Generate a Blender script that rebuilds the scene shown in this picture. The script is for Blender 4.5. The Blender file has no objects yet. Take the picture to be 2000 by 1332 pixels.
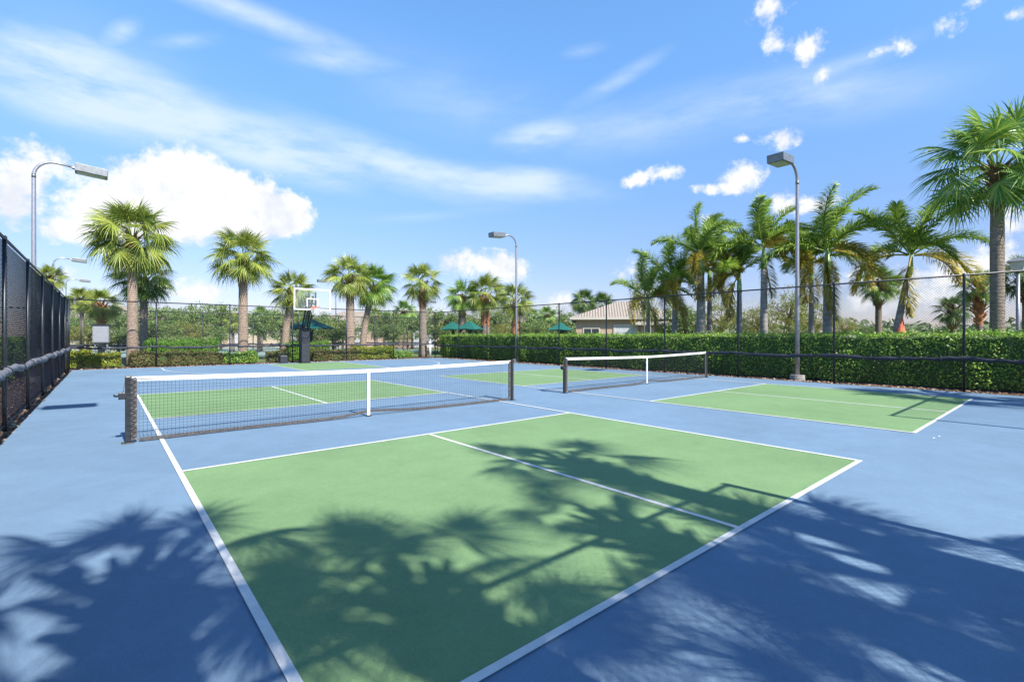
import bpy, math, random
import numpy as np
from mathutils import Vector, Matrix
sc = bpy.context.scene
col = sc.collection
R = math.radians
UP = np.array([0., 0., 1.])

# ------------------------------------------------------------------ helpers
class MB:
    def __init__(s): s.v = []; s.f = []
    def add(s, vs, fs):
        o = len(s.v); s.v.extend([tuple(map(float, p)) for p in vs]); s.f.extend([tuple(i + o for i in f) for f in fs]); return s
    def box(s, x0, x1, y0, y1, z0, z1, M=None):
        vs = [(x0,y0,z0),(x1,y0,z0),(x1,y1,z0),(x0,y1,z0),(x0,y0,z1),(x1,y0,z1),(x1,y1,z1),(x0,y1,z1)]
        if M is not None: vs = [tuple(M @ Vector(p)) for p in vs]
        return s.add(vs, [(3,2,1,0),(4,5,6,7),(0,1,5,4),(1,2,6,5),(2,3,7,6),(3,0,4,7)])
    def tube(s, pts, rad, n=8, caps=True):
        pts = [np.array(p, float) for p in pts]
        if not hasattr(rad, '__len__'): rad = [rad] * len(pts)
        m = len(pts); vs = []; fs = []
        ref = None
        for i, p in enumerate(pts):
            d = pts[min(i+1, m-1)] - pts[max(i-1, 0)]; d = d / (np.linalg.norm(d) + 1e-9)
            if ref is None:
                ref = np.array([1., 0, 0]) if abs(d[0]) < .8 else np.array([0, 1., 0])
            a = ref - d * (ref @ d); a /= np.linalg.norm(a) + 1e-9; ref = a; b = np.cross(d, a)
            for k in range(n):
                t = 2 * math.pi * k / n
                vs.append(p + rad[i] * (a * math.cos(t) + b * math.sin(t)))
        for i in range(m - 1):
            for k in range(n):
                fs.append((i*n+k, i*n+(k+1) % n, (i+1)*n+(k+1) % n, (i+1)*n+k))
        if caps: fs += [tuple(range(n))[::-1], tuple((m-1)*n + k for k in range(n))]
        return s.add(vs, fs)
    def quad(s, a, b, c, d): return s.add([a, b, c, d], [(0, 1, 2, 3)])
    def mesh(s, name, mat, smooth=False):
        me = bpy.data.meshes.new(name); me.from_pydata(s.v, [], s.f); me.update()
        me.materials.append(mat)
        if smooth: me.polygons.foreach_set('use_smooth', [True] * len(me.polygons))
        return me
    def build(s, name, mat, parent=None, smooth=False, bevel=0):
        o = bpy.data.objects.new(name, s.mesh(name, mat, smooth)); col.objects.link(o)
        if parent: o.parent = parent
        if bevel:
            b = o.modifiers.new('bevel', 'BEVEL'); b.width = bevel; b.segments = 2; b.limit_method = 'ANGLE'
        return o
def link(name, me, parent=None):
    o = bpy.data.objects.new(name, me); col.objects.link(o)
    if parent: o.parent = parent
    return o
def tag(o, label, cat=None, group=None, kind=None):
    if label: o['label'] = label
    if cat: o['category'] = cat
    if group: o['group'] = group
    if kind: o['kind'] = kind
    return o
def empty(name, loc, label, cat, group=None, rz=0):
    o = bpy.data.objects.new(name, None); o.empty_display_size = .2; col.objects.link(o)
    o.location = loc; o.rotation_euler.z = rz
    return tag(o, label, cat, group)
def copy_tree(o, parent=None):
    c = o.copy(); col.objects.link(c)
    if parent: c.parent = parent
    for ch in [x for x in o.children]: copy_tree(ch, c)
    return c
def norm(a):
    a = np.array(a, float); return a / (np.linalg.norm(a) + 1e-9)

# ------------------------------------------------------------------ materials
def newmat(name):
    m = bpy.data.materials.new(name); m.use_nodes = True
    return m, m.node_tree.nodes, m.node_tree.links
def N(nt, t, **kw):
    n = nt.new(t)
    for k, v in kw.items(): setattr(n, k, v)
    return n
def mat(name, c, rough=.7, var=.15, scale=6., bump=0., bscale=40., metal=0., spec=.5, c2=None, detail=6., coat=0.):
    m, ns, lk = newmat(name); b = ns['Principled BSDF']
    tc = N(ns, 'ShaderNodeTexCoord'); no = N(ns, 'ShaderNodeTexNoise'); no.inputs['Scale'].default_value = scale; no.inputs['Detail'].default_value = detail
    lk.new(tc.outputs['Object'], no.inputs['Vector'])
    mx = N(ns, 'ShaderNodeMix', data_type='RGBA')
    ca = c if c2 is None else c
    cb = tuple(x * (1 - var) for x in c) if c2 is None else c2
    if c2 is None: ca = tuple(x * (1 + var) for x in c)
    mx.inputs['A'].default_value = (*ca, 1); mx.inputs['B'].default_value = (*cb, 1)
    mr = N(ns, 'ShaderNodeMapRange'); mr.inputs['From Min'].default_value = .3; mr.inputs['From Max'].default_value = .7
    lk.new(no.outputs['Fac'], mr.inputs['Value']); lk.new(mr.outputs[0], mx.inputs['Factor'])
    lk.new(mx.outputs['Result'], b.inputs['Base Color'])
    b.inputs['Roughness'].default_value = rough; b.inputs['Metallic'].default_value = metal
    b.inputs['Specular IOR Level'].default_value = spec
    if coat: b.inputs['Coat Weight'].default_value = coat
    if bump:
        n2 = N(ns, 'ShaderNodeTexNoise'); n2.inputs['Scale'].default_value = bscale; n2.inputs['Detail'].default_value = 4
        lk.new(tc.outputs['Object'], n2.inputs['Vector'])
        bp = N(ns, 'ShaderNodeBump'); bp.inputs['Strength'].default_value = bump; bp.inputs['Distance'].default_value = .02
        lk.new(n2.outputs['Fac'], bp.inputs['Height']); lk.new(bp.outputs[0], b.inputs['Normal'])
    return m
def leafmat(name, cols, trans=.35, rough=.45, spec=.4):
    """foliage: colour picked per leaf from a ramp, part of the light shines through"""
    m, ns, lk = newmat(name); b = ns['Principled BSDF']; out = ns['Material Output']
    g = N(ns, 'ShaderNodeNewGeometry'); rp = N(ns, 'ShaderNodeValToRGB')
    e = rp.color_ramp.elements
    for i, cc in enumerate(cols):
        p = i / (len(cols) - 1)
        if i == 0: el = e[0]; el.position = 0
        elif i == len(cols) - 1: el = e[-1]; el.position = 1
        else: el = e.new(p)
        el.color = (*cc, 1)
    lk.new(g.outputs['Random Per Island'], rp.inputs[0])
    lk.new(rp.outputs[0], b.inputs['Base Color']); b.inputs['Roughness'].default_value = rough; b.inputs['Specular IOR Level'].default_value = spec
    t = N(ns, 'ShaderNodeBsdfTranslucent'); lk.new(rp.outputs[0], t.inputs[0])
    mx = N(ns, 'ShaderNodeMixShader'); mx.inputs[0].default_value = trans
    lk.new(b.outputs[0], mx.inputs[1]); lk.new(t.outputs[0], mx.inputs[2]); lk.new(mx.outputs[0], out.inputs[0])
    return m
def court(name, c, seed):
    """acrylic sports coating: fine sand grain, broad faint fading and a few scuffs"""
    m, ns, lk = newmat(name); b = ns['Principled BSDF']
    tc = N(ns, 'ShaderNodeTexCoord')
    mp = N(ns, 'ShaderNodeMapping'); mp.inputs['Location'].default_value = (seed, seed * .7, 0); lk.new(tc.outputs['Object'], mp.inputs[0])
    def noise(scale, det, rough=.5):
        n = N(ns, 'ShaderNodeTexNoise'); n.inputs['Scale'].default_value = scale; n.inputs['Detail'].default_value = det; n.inputs['Roughness'].default_value = rough
        lk.new(mp.outputs[0], n.inputs['Vector']); return n
    def mul(src, fac, lo, hi, amt):
        mr = N(ns, 'ShaderNodeMapRange'); mr.inputs['From Min'].default_value = lo; mr.inputs['From Max'].default_value = hi
        mr.inputs['To Min'].default_value = 1 - amt; mr.inputs['To Max'].default_value = 1 + amt
        lk.new(fac, mr.inputs['Value'])
        v = N(ns, 'ShaderNodeVectorMath', operation='SCALE'); lk.new(src, v.inputs[0]); lk.new(mr.outputs[0], v.inputs['Scale']); return v.outputs[0]
    rgb = N(ns, 'ShaderNodeRGB'); rgb.outputs[0].default_value = (*c, 1)
    o = mul(rgb.outputs[0], noise(.45, 5, .6).outputs['Fac'], .3, .7, .10)
    o = mul(o, noise(3.2, 6, .7).outputs['Fac'], .3, .7, .07)
    o = mul(o, noise(22, 4, .7).outputs['Fac'], .3, .7, .05)
    o = mul(o, noise(150, 3).outputs['Fac'], .3, .7, .13)
    # faint pale scuffs
    sc_ = noise(9, 8, .75); mr = N(ns, 'ShaderNodeMapRange'); mr.inputs['From Min'].default_value = .63; mr.inputs['From Max'].default_value = .78
    lk.new(sc_.outputs['Fac'], mr.inputs['Value'])
    mx = N(ns, 'ShaderNodeMix', data_type='RGBA'); lk.new(mr.outputs[0], mx.inputs['Factor']); lk.new(o, mx.inputs['A'])
    mx.inputs['B'].default_value = (*[min(1, x * 1.25 + .05) for x in c], 1)
    lk.new(mx.outputs['Result'], b.inputs['Base Color'])
    b.inputs['Roughness'].default_value = .82; b.inputs['Specular IOR Level'].default_value = .25
    bp = N(ns, 'ShaderNodeBump'); bp.inputs['Strength'].default_value = .25; bp.inputs['Distance'].default_value = .004
    lk.new(noise(260, 2).outputs['Fac'], bp.inputs['Height']); lk.new(bp.outputs[0], b.inputs['Normal'])
    return m
M = {}
M['blue'] = court('court_blue_acrylic', (.148, .230, .322), 3.1)
M['green'] = court('court_green_acrylic', (.168, .275, .125), 7.7)
M['line'] = mat('white_line_paint', (.66, .66, .64), .75, .10, 9, .15, 200)
M['vinyl'] = mat('black_vinyl_wire', (.014, .020, .036), .4, .2, 30)
M['post'] = mat('black_fence_post', (.018, .021, .028), .4, .25, 12)
M['railgrey'] = mat('weathered_rail', (.055, .06, .07), .35, .25, 9, metal=.3)
M['screen'] = mat('rolled_windscreen_fabric', (.03, .036, .05), .85, .4, 18, .6, 30)
M['screen_grey'] = mat('sun_faded_windscreen_fabric', (.15, .155, .18), .85, .35, 14, .6, 25)
M['galv'] = mat('grey_painted_pole', (.33, .33, .36), .38, .12, 14, metal=.55)
M['bronze'] = mat('lamp_housing_grey', (.20, .21, .22), .42, .2, 8, metal=.5)
M['lens'] = mat('lamp_lens', (.45, .45, .36), .25, .12, 20)
M['concrete'] = mat('concrete', (.33, .32, .30), .9, .15, 9, .3, 60)
M['netpost'] = mat('dark_net_post', (.03, .031, .035), .35, .3, 14, metal=.2)
M['sleeve'] = mat('net_side_sleeve', (.075, .07, .068), .8, .35, 26, .5, 60)
M['netcord'] = mat('black_net_cord', (.010, .012, .018), .7, .2, 30)
M['tape'] = mat('white_net_tape', (.68, .68, .67), .6, .04, 18, .15, 60)
M['steel'] = mat('steel_hardware', (.55, .55, .55), .3, .1, 20, metal=.9)
M['pad'] = mat('black_hoop_padding', (.022, .024, .034), .5, .3, 10, .3, 30)
M['bbwhite'] = mat('white_backboard_frame', (.85, .85, .85), .4, .03, 8)
M['rim'] = mat('orange_rim', (.72, .10, .03), .4, .1, 10)
M['bark'] = mat('palm_bark', (.36, .29, .235), .95, 0, 9, 1.0, 22, c2=(.22, .18, .145), detail=9)
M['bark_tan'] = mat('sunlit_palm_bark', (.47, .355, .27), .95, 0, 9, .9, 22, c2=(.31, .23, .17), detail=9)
M['royal'] = mat('smooth_grey_palm_bark', (.40, .37, .34), .85, 0, 5, .5, 16, c2=(.25, .23, .22), detail=8)
for key in ('bark', 'bark_tan', 'royal'):      # old leaf scars ring the trunk
    m = M[key]; ns, lk = m.node_tree.nodes, m.node_tree.links; b_ = ns['Principled BSDF']; bp0 = [n for n in ns if n.bl_idname == 'ShaderNodeBump'][0]
    tcn = [n for n in ns if n.bl_idname == 'ShaderNodeTexCoord'][0]
    wv = N(ns, 'ShaderNodeTexWave', wave_type='BANDS', bands_direction='Z'); wv.inputs['Scale'].default_value = 3.2 if key != 'royal' else 1.6
    wv.inputs['Distortion'].default_value = 7; wv.inputs['Detail'].default_value = 5; wv.inputs['Detail Scale'].default_value = 3.5; wv.inputs['Detail Roughness'].default_value = .7
    lk.new(tcn.outputs['Object'], wv.inputs[0])
    b2 = N(ns, 'ShaderNodeBump'); b2.inputs['Strength'].default_value = .8 if key != 'royal' else .35; b2.inputs['Distance'].default_value = .03
    lk.new(wv.outputs['Fac'], b2.inputs['Height']); lk.new(bp0.outputs[0], b2.inputs['Normal']); lk.new(b2.outputs[0], b_.inputs['Normal'])
    src = b_.inputs['Base Color'].links[0].from_socket
    mm = N(ns, 'ShaderNodeMix', data_type='RGBA', blend_type='MULTIPLY'); mr_ = N(ns, 'ShaderNodeMapRange'); mr_.inputs['To Min'].default_value = .0; mr_.inputs['To Max'].default_value = .4
    lk.new(wv.outputs['Fac'], mr_.inputs['Value']); lk.new(mr_.outputs[0], mm.inputs['Factor']); lk.new(src, mm.inputs['A']); mm.inputs['B'].default_value = (.55, .5, .47, 1)
    lk.new(mm.outputs['Result'], b_.inputs['Base Color'])
M['boots'] = mat('leaf_base_brown', (.24, .135, .07), .95, 0, 14, .8, 30, c2=(.10, .06, .04))
M['boots_orange'] = mat('leaf_base_orange', (.52, .22, .09), .9, 0, 12, .6, 30, c2=(.25, .12, .06))
M['sheath'] = mat('orange_red_dry_sheath', (.60, .17, .09), .8, .2, 12, .5, 25)
M['shaft'] = mat('green_crownshaft', (.22, .36, .14), .45, .2, 6)
M['wood'] = mat('tree_bark', (.17, .13, .10), .95, .3, 12, .8, 25)
M['stucco'] = mat('cream_stucco', (.50, .41, .30), .9, .06, 3, .3, 60)
M['stucco_pink'] = mat('peach_stucco', (.47, .33, .24), .9, .06, 3, .3, 60)
M['trim'] = mat('pale_trim', (.55, .50, .43), .7, .05, 4)
M['garage'] = mat('white_garage_door', (.5, .5, .52), .55, .04, 3)
M['glass'] = mat('dark_window_glass', (.03, .04, .05), .08, .1, 3)
M['canvas'] = mat('green_canvas', (.008, .125, .10), .8, .12, 5)
M['greenmetal'] = mat('dark_green_metal', (.012, .04, .035), .4, .2, 9)
M['cab'] = mat('grey_cabinet_paint', (.30, .31, .33), .55, 0, 3.5, c2=(.31, .32, .34))
M['whitepipe'] = mat('white_pipe_paint', (.78, .78, .74), .5, .05, 8)
M['lantern'] = mat('lantern_frosted_panel', (.55, .55, .52), .35, .06, 6)

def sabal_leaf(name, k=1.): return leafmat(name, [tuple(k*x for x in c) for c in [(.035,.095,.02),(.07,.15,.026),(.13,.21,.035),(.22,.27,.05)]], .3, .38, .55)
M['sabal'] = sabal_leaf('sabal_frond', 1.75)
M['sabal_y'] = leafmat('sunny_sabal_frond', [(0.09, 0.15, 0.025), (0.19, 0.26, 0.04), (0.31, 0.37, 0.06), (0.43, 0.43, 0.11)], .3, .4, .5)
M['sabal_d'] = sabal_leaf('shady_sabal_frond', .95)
M['dead'] = leafmat('dead_frond', [(.20,.12,.06),(.36,.22,.11),(.48,.30,.15)], .15, .8, .2)
M['foxtail'] = leafmat('foxtail_frond', [(0.08, 0.16, 0.03), (0.17, 0.29, 0.04), (0.29, 0.42, 0.06), (0.44, 0.52, 0.12)], .42, .45, .4)
M['foxtail_y'] = leafmat('yellowing_foxtail_frond', [(0.26, 0.26, 0.05), (0.44, 0.42, 0.07), (0.54, 0.44, 0.08), (0.5, 0.33, 0.12)], .35, .5, .4)
M['hedge'] = leafmat('clipped_hedge_leaves', [(0.09, 0.2, 0.025), (0.18, 0.36, 0.04), (0.3, 0.5, 0.06), (0.46, 0.58, 0.1)], .3, .4, .5)
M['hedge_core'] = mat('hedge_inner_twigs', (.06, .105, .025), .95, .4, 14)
M['shrub_y'] = leafmat('yellow_green_shrub_leaves', [(0.14, 0.22, 0.02), (0.27, 0.38, 0.03), (0.42, 0.48, 0.05), (0.4, 0.25, 0.07)], .35, .45, .4)
M['shrub_g'] = leafmat('bright_green_shrub_leaves', [(0.08, 0.2, 0.02), (0.15, 0.33, 0.03), (0.25, 0.45, 0.05)], .35, .45, .4)
M['shrub_o'] = leafmat('olive_shrub_leaves', [(.09,.12,.03),(.17,.20,.05),(.25,.22,.08),(.24,.14,.07)], .3, .5, .3)
M['oak'] = leafmat('oak_leaves', [(0.07, 0.12, 0.035), (0.13, 0.21, 0.05), (0.2, 0.29, 0.08), (0.28, 0.32, 0.13)], .25, .55, .3)
M['lime'] = leafmat('yellow_green_tree_leaves', [(.12,.17,.03),(.22,.28,.05),(.34,.34,.08),(.38,.27,.10)], .4, .5, .3)
M['far'] = leafmat('far_wood_leaves', [(.08,.12,.05),(.13,.18,.08),(.18,.22,.11)], .2, .7, .2)

# roof tiles: rows and barrels in bump + colour
def roofmat(name, c):
    m, ns, lk = newmat(name); b = ns['Principled BSDF']; tc = N(ns, 'ShaderNodeTexCoord')
    w = N(ns, 'ShaderNodeTexWave', wave_type='BANDS', bands_direction='X'); w.inputs['Scale'].default_value = 1.3; w.inputs['Distortion'].default_value = .3
    w2 = N(ns, 'ShaderNodeTexWave', wave_type='BANDS', bands_direction='Z'); w2.inputs['Scale'].default_value = 3.2; w2.inputs['Distortion'].default_value = .2
    lk.new(tc.outputs['Object'], w.inputs[0]); lk.new(tc.outputs['Object'], w2.inputs[0])
    no = N(ns, 'ShaderNodeTexNoise'); no.inputs['Scale'].default_value = 5; lk.new(tc.outputs['Object'], no.inputs[0])
    ad = N(ns, 'ShaderNodeMath', operation='ADD'); lk.new(w.outputs['Fac'], ad.inputs[0]); lk.new(w2.outputs['Fac'], ad.inputs[1])
    mx = N(ns, 'ShaderNodeMix', data_type='RGBA'); mx.inputs['A'].default_value = (*[x*1.12 for x in c], 1); mx.inputs['B'].default_value = (*[x*.75 for x in c], 1)
    lk.new(no.outputs['Fac'], mx.inputs['Factor']); lk.new(mx.outputs['Result'], b.inputs['Base Color'])
    bp = N(ns, 'ShaderNodeBump'); bp.inputs['Strength'].default_value = .9; bp.inputs['Distance'].default_value = .06
    lk.new(ad.outputs[0], bp.inputs['Height']); lk.new(bp.outputs[0], b.inputs['Normal']); b.inputs['Roughness'].default_value = .85
    return m
M['roof'] = roofmat('cream_roof_tiles', (.40, .33, .265))
M['roof_brown'] = roofmat('brown_roof_tiles', (.28, .20, .15))

# ground
def groundmat():
    m, ns, lk = newmat('lawn_and_soil'); b = ns['Principled BSDF']; tc = N(ns, 'ShaderNodeTexCoord')
    n1 = N(ns, 'ShaderNodeTexNoise'); n1.inputs['Scale'].default_value = .12; n1.inputs['Detail'].default_value = 8; lk.new(tc.outputs['Object'], n1.inputs[0])
    n2 = N(ns, 'ShaderNodeTexNoise'); n2.inputs['Scale'].default_value = 9; n2.inputs['Detail'].default_value = 8; lk.new(tc.outputs['Object'], n2.inputs[0])
    r = N(ns, 'ShaderNodeValToRGB'); r.color_ramp.elements[0].position = .3; r.color_ramp.elements[0].color = (.06,.10,.025,1)
    r.color_ramp.elements[1].position = .7; r.color_ramp.elements[1].color = (.16,.20,.06,1)
    ad = N(ns, 'ShaderNodeMath', operation='MULTIPLY_ADD'); ad.inputs[1].default_value = .5; lk.new(n1.outputs['Fac'], ad.inputs[0])
    h = N(ns, 'ShaderNodeMath', operation='MULTIPLY'); h.inputs[1].default_value = .5; lk.new(n2.outputs['Fac'], h.inputs[0]); lk.new(h.outputs[0], ad.inputs[2])
    lk.new(ad.outputs[0], r.inputs[0]); lk.new(r.outputs[0], b.inputs['Base Color']); b.inputs['Roughness'].default_value = .95
    bp = N(ns, 'ShaderNodeBump'); bp.inputs['Strength'].default_value = .8; bp.inputs['Distance'].default_value = .05
    lk.new(n2.outputs['Fac'], bp.inputs['Height']); lk.new(bp.outputs[0], b.inputs['Normal'])
    return m
M['ground'] = groundmat()
M['mulch'] = mat('bark_mulch', (.20, .12, .08), .95, 0, 26, 1., 60, c2=(.08, .05, .04), detail=9)
M['mulchbit'] = leafmat('mulch_chips', [(.12,.07,.045),(.26,.15,.09),(.40,.27,.18),(.50,.40,.30)], 0, .9, .1)

# ------------------------------------------------------------------ camera, sun, sky
CAM = (-3.657, -8.358, 1.4535); YAW = .7028
cam = bpy.data.cameras.new('camera'); co = bpy.data.objects.new('camera', cam); col.objects.link(co)
co.location = CAM; co.rotation_euler = (R(90), 0, -YAW)
cam.sensor_width = 36; cam.lens = 938.4 / 2000 * 36; cam.shift_y = (656.5 - 666) / 2000
cam.clip_end = 6000; cam.clip_start = .05
sc.camera = co
ELEV = R(43.5)
sd = Vector((-.02, math.cos(ELEV), -math.sin(ELEV))).normalized()   # light travels along +y, away from the near fence
sun = bpy.data.lights.new('sun', 'SUN'); so = bpy.data.objects.new('sun', sun); col.objects.link(so)
sun.energy = 5.0; sun.angle = R(.53); sun.color = (1, .955, .88); so.rotation_euler = sd.to_track_quat('-Z', 'Y').to_euler(); so.location = (0, -20, 30)

w = bpy.data.worlds.new('World'); sc.world = w; w.use_nodes = True
ns = w.node_tree.nodes; lk = w.node_tree.links; bg = ns['Background']
sky = N(ns, 'ShaderNodeTexSky', sky_type='NISHITA'); sky.sun_disc = False; sky.sun_elevation = ELEV; sky.sun_rotation = R(180)
sky.air_density = 1.0; sky.dust_density = .35; sky.ozone_density = 2.2; sky.altitude = 0
SKY_STRENGTH = .097
tc = N(ns, 'ShaderNodeTexCoord')
sep = N(ns, 'ShaderNodeSeparateXYZ'); lk.new(tc.outputs['Generated'], sep.inputs[0])
def mth(op, a, b=None, c=None, clamp=False):
    n = N(ns, 'ShaderNodeMath', operation=op); n.use_clamp = clamp
    for i, x in enumerate((a, b, c)):
        if x is None: continue
        if isinstance(x, (int, float)): n.inputs[i].default_value = x
        else: lk.new(x, n.inputs[i])
    return n.outputs[0]
az = mth('ARCTAN2', sep.outputs[0], sep.outputs[1]); el = mth('ARCSINE', sep.outputs[2])
ae = N(ns, 'ShaderNodeCombineXYZ'); lk.new(az, ae.inputs[0]); lk.new(el, ae.inputs[1])
def azel(px, py):       # bearing and height angle of a cloud seen in the photograph
    a = (px - 1000) / 938.4; return YAW + math.atan(a), math.atan((656.5 - py) / 938.4 / math.sqrt(1 + a * a))
def noise(vec, scale, det, rough=.55, vscale=None, w_=None):
    n = N(ns, 'ShaderNodeTexNoise'); n.inputs['Scale'].default_value = scale; n.inputs['Detail'].default_value = det; n.inputs['Roughness'].default_value = rough
    if vscale:
        mp = N(ns, 'ShaderNodeMapping'); mp.inputs['Scale'].default_value = vscale[:3]; mp.inputs['Rotation'].default_value[2] = vscale[3] if len(vscale) > 3 else 0; lk.new(vec, mp.inputs[0]); vec = mp.outputs[0]
    lk.new(vec, n.inputs['Vector']); return n.outputs['Fac']
def blobs(lst):
    tot = None
    for (px, py, rx, ry, rot, k) in lst:
        a0, e0 = azel(px, py); a1, _ = azel(px + 10, py); _, e1 = azel(px, py - 10)
        mp = N(ns, 'ShaderNodeMapping'); mp.vector_type = 'TEXTURE'
        mp.inputs['Location'].default_value = (a0, e0, 0); mp.inputs['Scale'].default_value = (rx * (a1 - a0) / 10, ry * (e1 - e0) / 10, 1); mp.inputs['Rotation'].default_value = (0, 0, R(rot))
        lk.new(ae.outputs[0], mp.inputs[0]); g = N(ns, 'ShaderNodeTexGradient', gradient_type='SPHERICAL'); lk.new(mp.outputs[0], g.inputs[0])
        tot = mth('MULTIPLY', g.outputs['Fac'], k) if tot is None else mth('MULTIPLY_ADD', g.outputs['Fac'], k, tot)
    return tot
def sstep(x, lo, hi, out=1.):
    mr = N(ns, 'ShaderNodeMapRange', interpolation_type='SMOOTHSTEP'); mr.inputs['From Min'].default_value = lo; mr.inputs['From Max'].default_value = hi; mr.inputs['To Max'].default_value = out
    lk.new(x, mr.inputs['Value']); return mr.outputs[0]
CUM = [(375,350,130,85,0,2.1),(290,395,170,95,0,2.0),(490,400,130,80,0,2.0),(190,430,120,60,0,1.3),(60,330,100,80,0,1.),(20,390,80,80,0,1.1),(420,430,180,62,0,1.7),(130,458,75,35,0,1.2),(568,425,62,50,0,1.5),
       (400,572,80,36,0,1.1),(935,515,100,36,0,1.3),(1000,525,60,36,0,.9),(1440,350,66,40,10,1.4),(1390,372,55,16,-8,.9),(1300,338,86,24,8,1.1),(1237,354,34,22,20,1.),
       (1512,88,42,44,0,1.2),(1578,92,48,44,0,1.2),(1500,18,72,48,0,1.),(1610,150,24,32,0,.9),(1762,88,36,40,20,1.),(1722,102,30,14,0,.8),(1848,52,46,36,0,.8),(1520,270,56,28,-10,1.),(1450,270,22,12,0,.8),
       (1590,402,90,24,0,.9),(1530,398,50,28,15,.8),(1232,528,46,30,0,.8),(1900,520,190,60,0,.9),(1860,590,220,60,0,.7),(1975,440,60,50,0,1.1),(1890,8,50,22,0,.9),(1985,28,30,20,0,.7),(1120,590,120,26,0,.6),(150,520,60,60,0,.7),(1720,560,120,60,0,.5),(1380,430,30,22,30,.6)]
CIR = [(120,190,330,90,-8,.9),(420,250,380,75,-13,1.),(760,320,330,60,-13,.95),(1030,362,230,42,-7,.8),(560,320,300,50,-10,.5),(60,90,220,50,10,.5),(240,60,60,26,40,.6),(370,80,90,22,18,.6),(450,15,330,40,-4,.8),(650,120,150,30,5,.45),
       (1040,268,95,34,8,.7),(1210,155,130,26,20,.6),(1140,100,60,20,5,.5),(1040,350,120,34,0,.5),(1640,190,320,80,-8,.5),(1330,230,380,80,4,.5),(900,200,400,120,-10,.35),(200,150,300,150,0,.4),(800,425,200,16,6,.3),(1700,110,150,30,6,.35),(1500,640,900,60,0,.25)]
cum = blobs(CUM)
n1 = noise(tc.outputs['Generated'], 15, 9, .62); n2 = noise(tc.outputs['Generated'], 52, 8, .66)
nn = mth('MULTIPLY_ADD', n2, .62, n1)
dens = mth('MULTIPLY_ADD', nn, 3.3, mth('MULTIPLY_ADD', cum, 1.3, -3.1))
cmask = sstep(dens, -.2, .95)
cmask = mth('MULTIPLY', cmask, sstep(cum, .0, .12))
wisp = noise(ae.outputs[0], 3.4, 8, .62, (1.0, 3.6, 1, R(10))); wisp2 = noise(ae.outputs[0], 9, 6, .62, (1.0, 3.0, 1, R(18)))
cir = blobs(CIR)
cd = mth('MULTIPLY', cir, sstep(mth('MULTIPLY_ADD', wisp2, .4, wisp), .28, .95))
ccm = mth('MULTIPLY', sstep(cd, -.05, .85), .82, clamp=True)
# sky colour: graded by height angle; darkened overhead, above the frame, to deepen ground shade
def mixc(f, a, b):
    m = N(ns, 'ShaderNodeMix', data_type='RGBA'); lk.new(f, m.inputs['Factor'])
    for k, v in (('A', a), ('B', b)):
        if isinstance(v, tuple): m.inputs[k].default_value = (*v, 1)
        else: lk.new(v, m.inputs[k])
    return m.outputs['Result']
cshade = noise(tc.outputs['Generated'], 14, 5, .5)
ccol = mixc(sstep(mth('MULTIPLY_ADD', n2, .5, cshade), .5, .85), (5.0, 5.25, 5.8), (6.4, 6.45, 6.55))
HAZE = (5.4, 6.9, 9.2)
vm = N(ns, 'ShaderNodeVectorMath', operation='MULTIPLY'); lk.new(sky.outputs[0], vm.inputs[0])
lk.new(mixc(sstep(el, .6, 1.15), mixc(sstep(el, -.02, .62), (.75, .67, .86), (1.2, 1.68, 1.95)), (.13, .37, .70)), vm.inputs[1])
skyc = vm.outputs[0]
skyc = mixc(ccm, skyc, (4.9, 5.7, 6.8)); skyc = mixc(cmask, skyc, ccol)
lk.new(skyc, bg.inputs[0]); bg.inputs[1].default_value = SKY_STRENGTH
sc.view_settings.view_transform = 'Standard'; sc.view_settings.look = 'None'; sc.view_settings.exposure = .8; sc.view_settings.gamma = 1

# ------------------------------------------------------------------ ground and courts
def sheet(name, pts, z, m, label=None, th=0):
    b = MB()
    if th:
        n = len(pts); b.add([(x, y, z) for x, y in pts] + [(x, y, z - th) for x, y in pts], [tuple(range(n))] + [(i, i + n, (i + 1) % n + n, (i + 1) % n) for i in range(n)])
    else: b.add([(x, y, z) for x, y in pts], [tuple(range(len(pts)))])
    return tag(b.build(name, m), label, kind='structure')
def rect(x0, x1, y0, y1): return [(x0, y0), (x1, y0), (x1, y1), (x0, y1)]
sheet('ground', rect(-2500, 2500, -2500, 2500), -.06, M['ground'])
sheet('court_surface', rect(-4.72, 13.32, -10.2, 19.35), 0, M['blue'], th=.055)
for (x0, x1, y0, y1) in ((-7.2, -4.74, -12, 21.5), (13.34, 17.5, -12, 21.5), (-4.74, 13.34, 19.37, 21.5), (-4.74, 13.34, -14, -10.22)):
    sheet('mulch_bed', rect(x0, x1, y0, y1), -.03, M['mulch'])
def courtlines(cx, cy):
    g = MB(); l = MB(); W = 3.048; K = 2.134; B = 6.706; h = .025; zl = .008; zg = .004
    for s in (1, -1):
        y0, y1 = sorted((cy + s * K, cy + s * B))
        g.add([(cx - W, y0, zg), (cx + W, y0, zg), (cx + W, y1, zg), (cx - W, y1, zg)], [(0, 1, 2, 3)])
    def r(x0, x1, y0, y1): l.add([(x0, y0, zl), (x1, y0, zl), (x1, y1, zl), (x0, y1, zl)], [(0, 1, 2, 3)])
    for x in (-W, W): r(cx + x - h, cx + x + h, cy - B - h, cy + B + h)
    for s in (1, -1):
        r(cx - W + h, cx + W - h, cy + s * K - h, cy + s * K + h); r(cx - W + h, cx + W - h, cy + s * B - h, cy + s * B + h)
        y0, y1 = sorted((cy + s * (K + h), cy + s * (B - h))); r(cx - h, cx + h, y0, y1)
    tag(g.build('service_boxes', M['green']), None, kind='structure'); tag(l.build('court_lines', M['line']), None, kind='structure')
courtlines(0, 0); courtlines(8.65, -.05)
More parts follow.
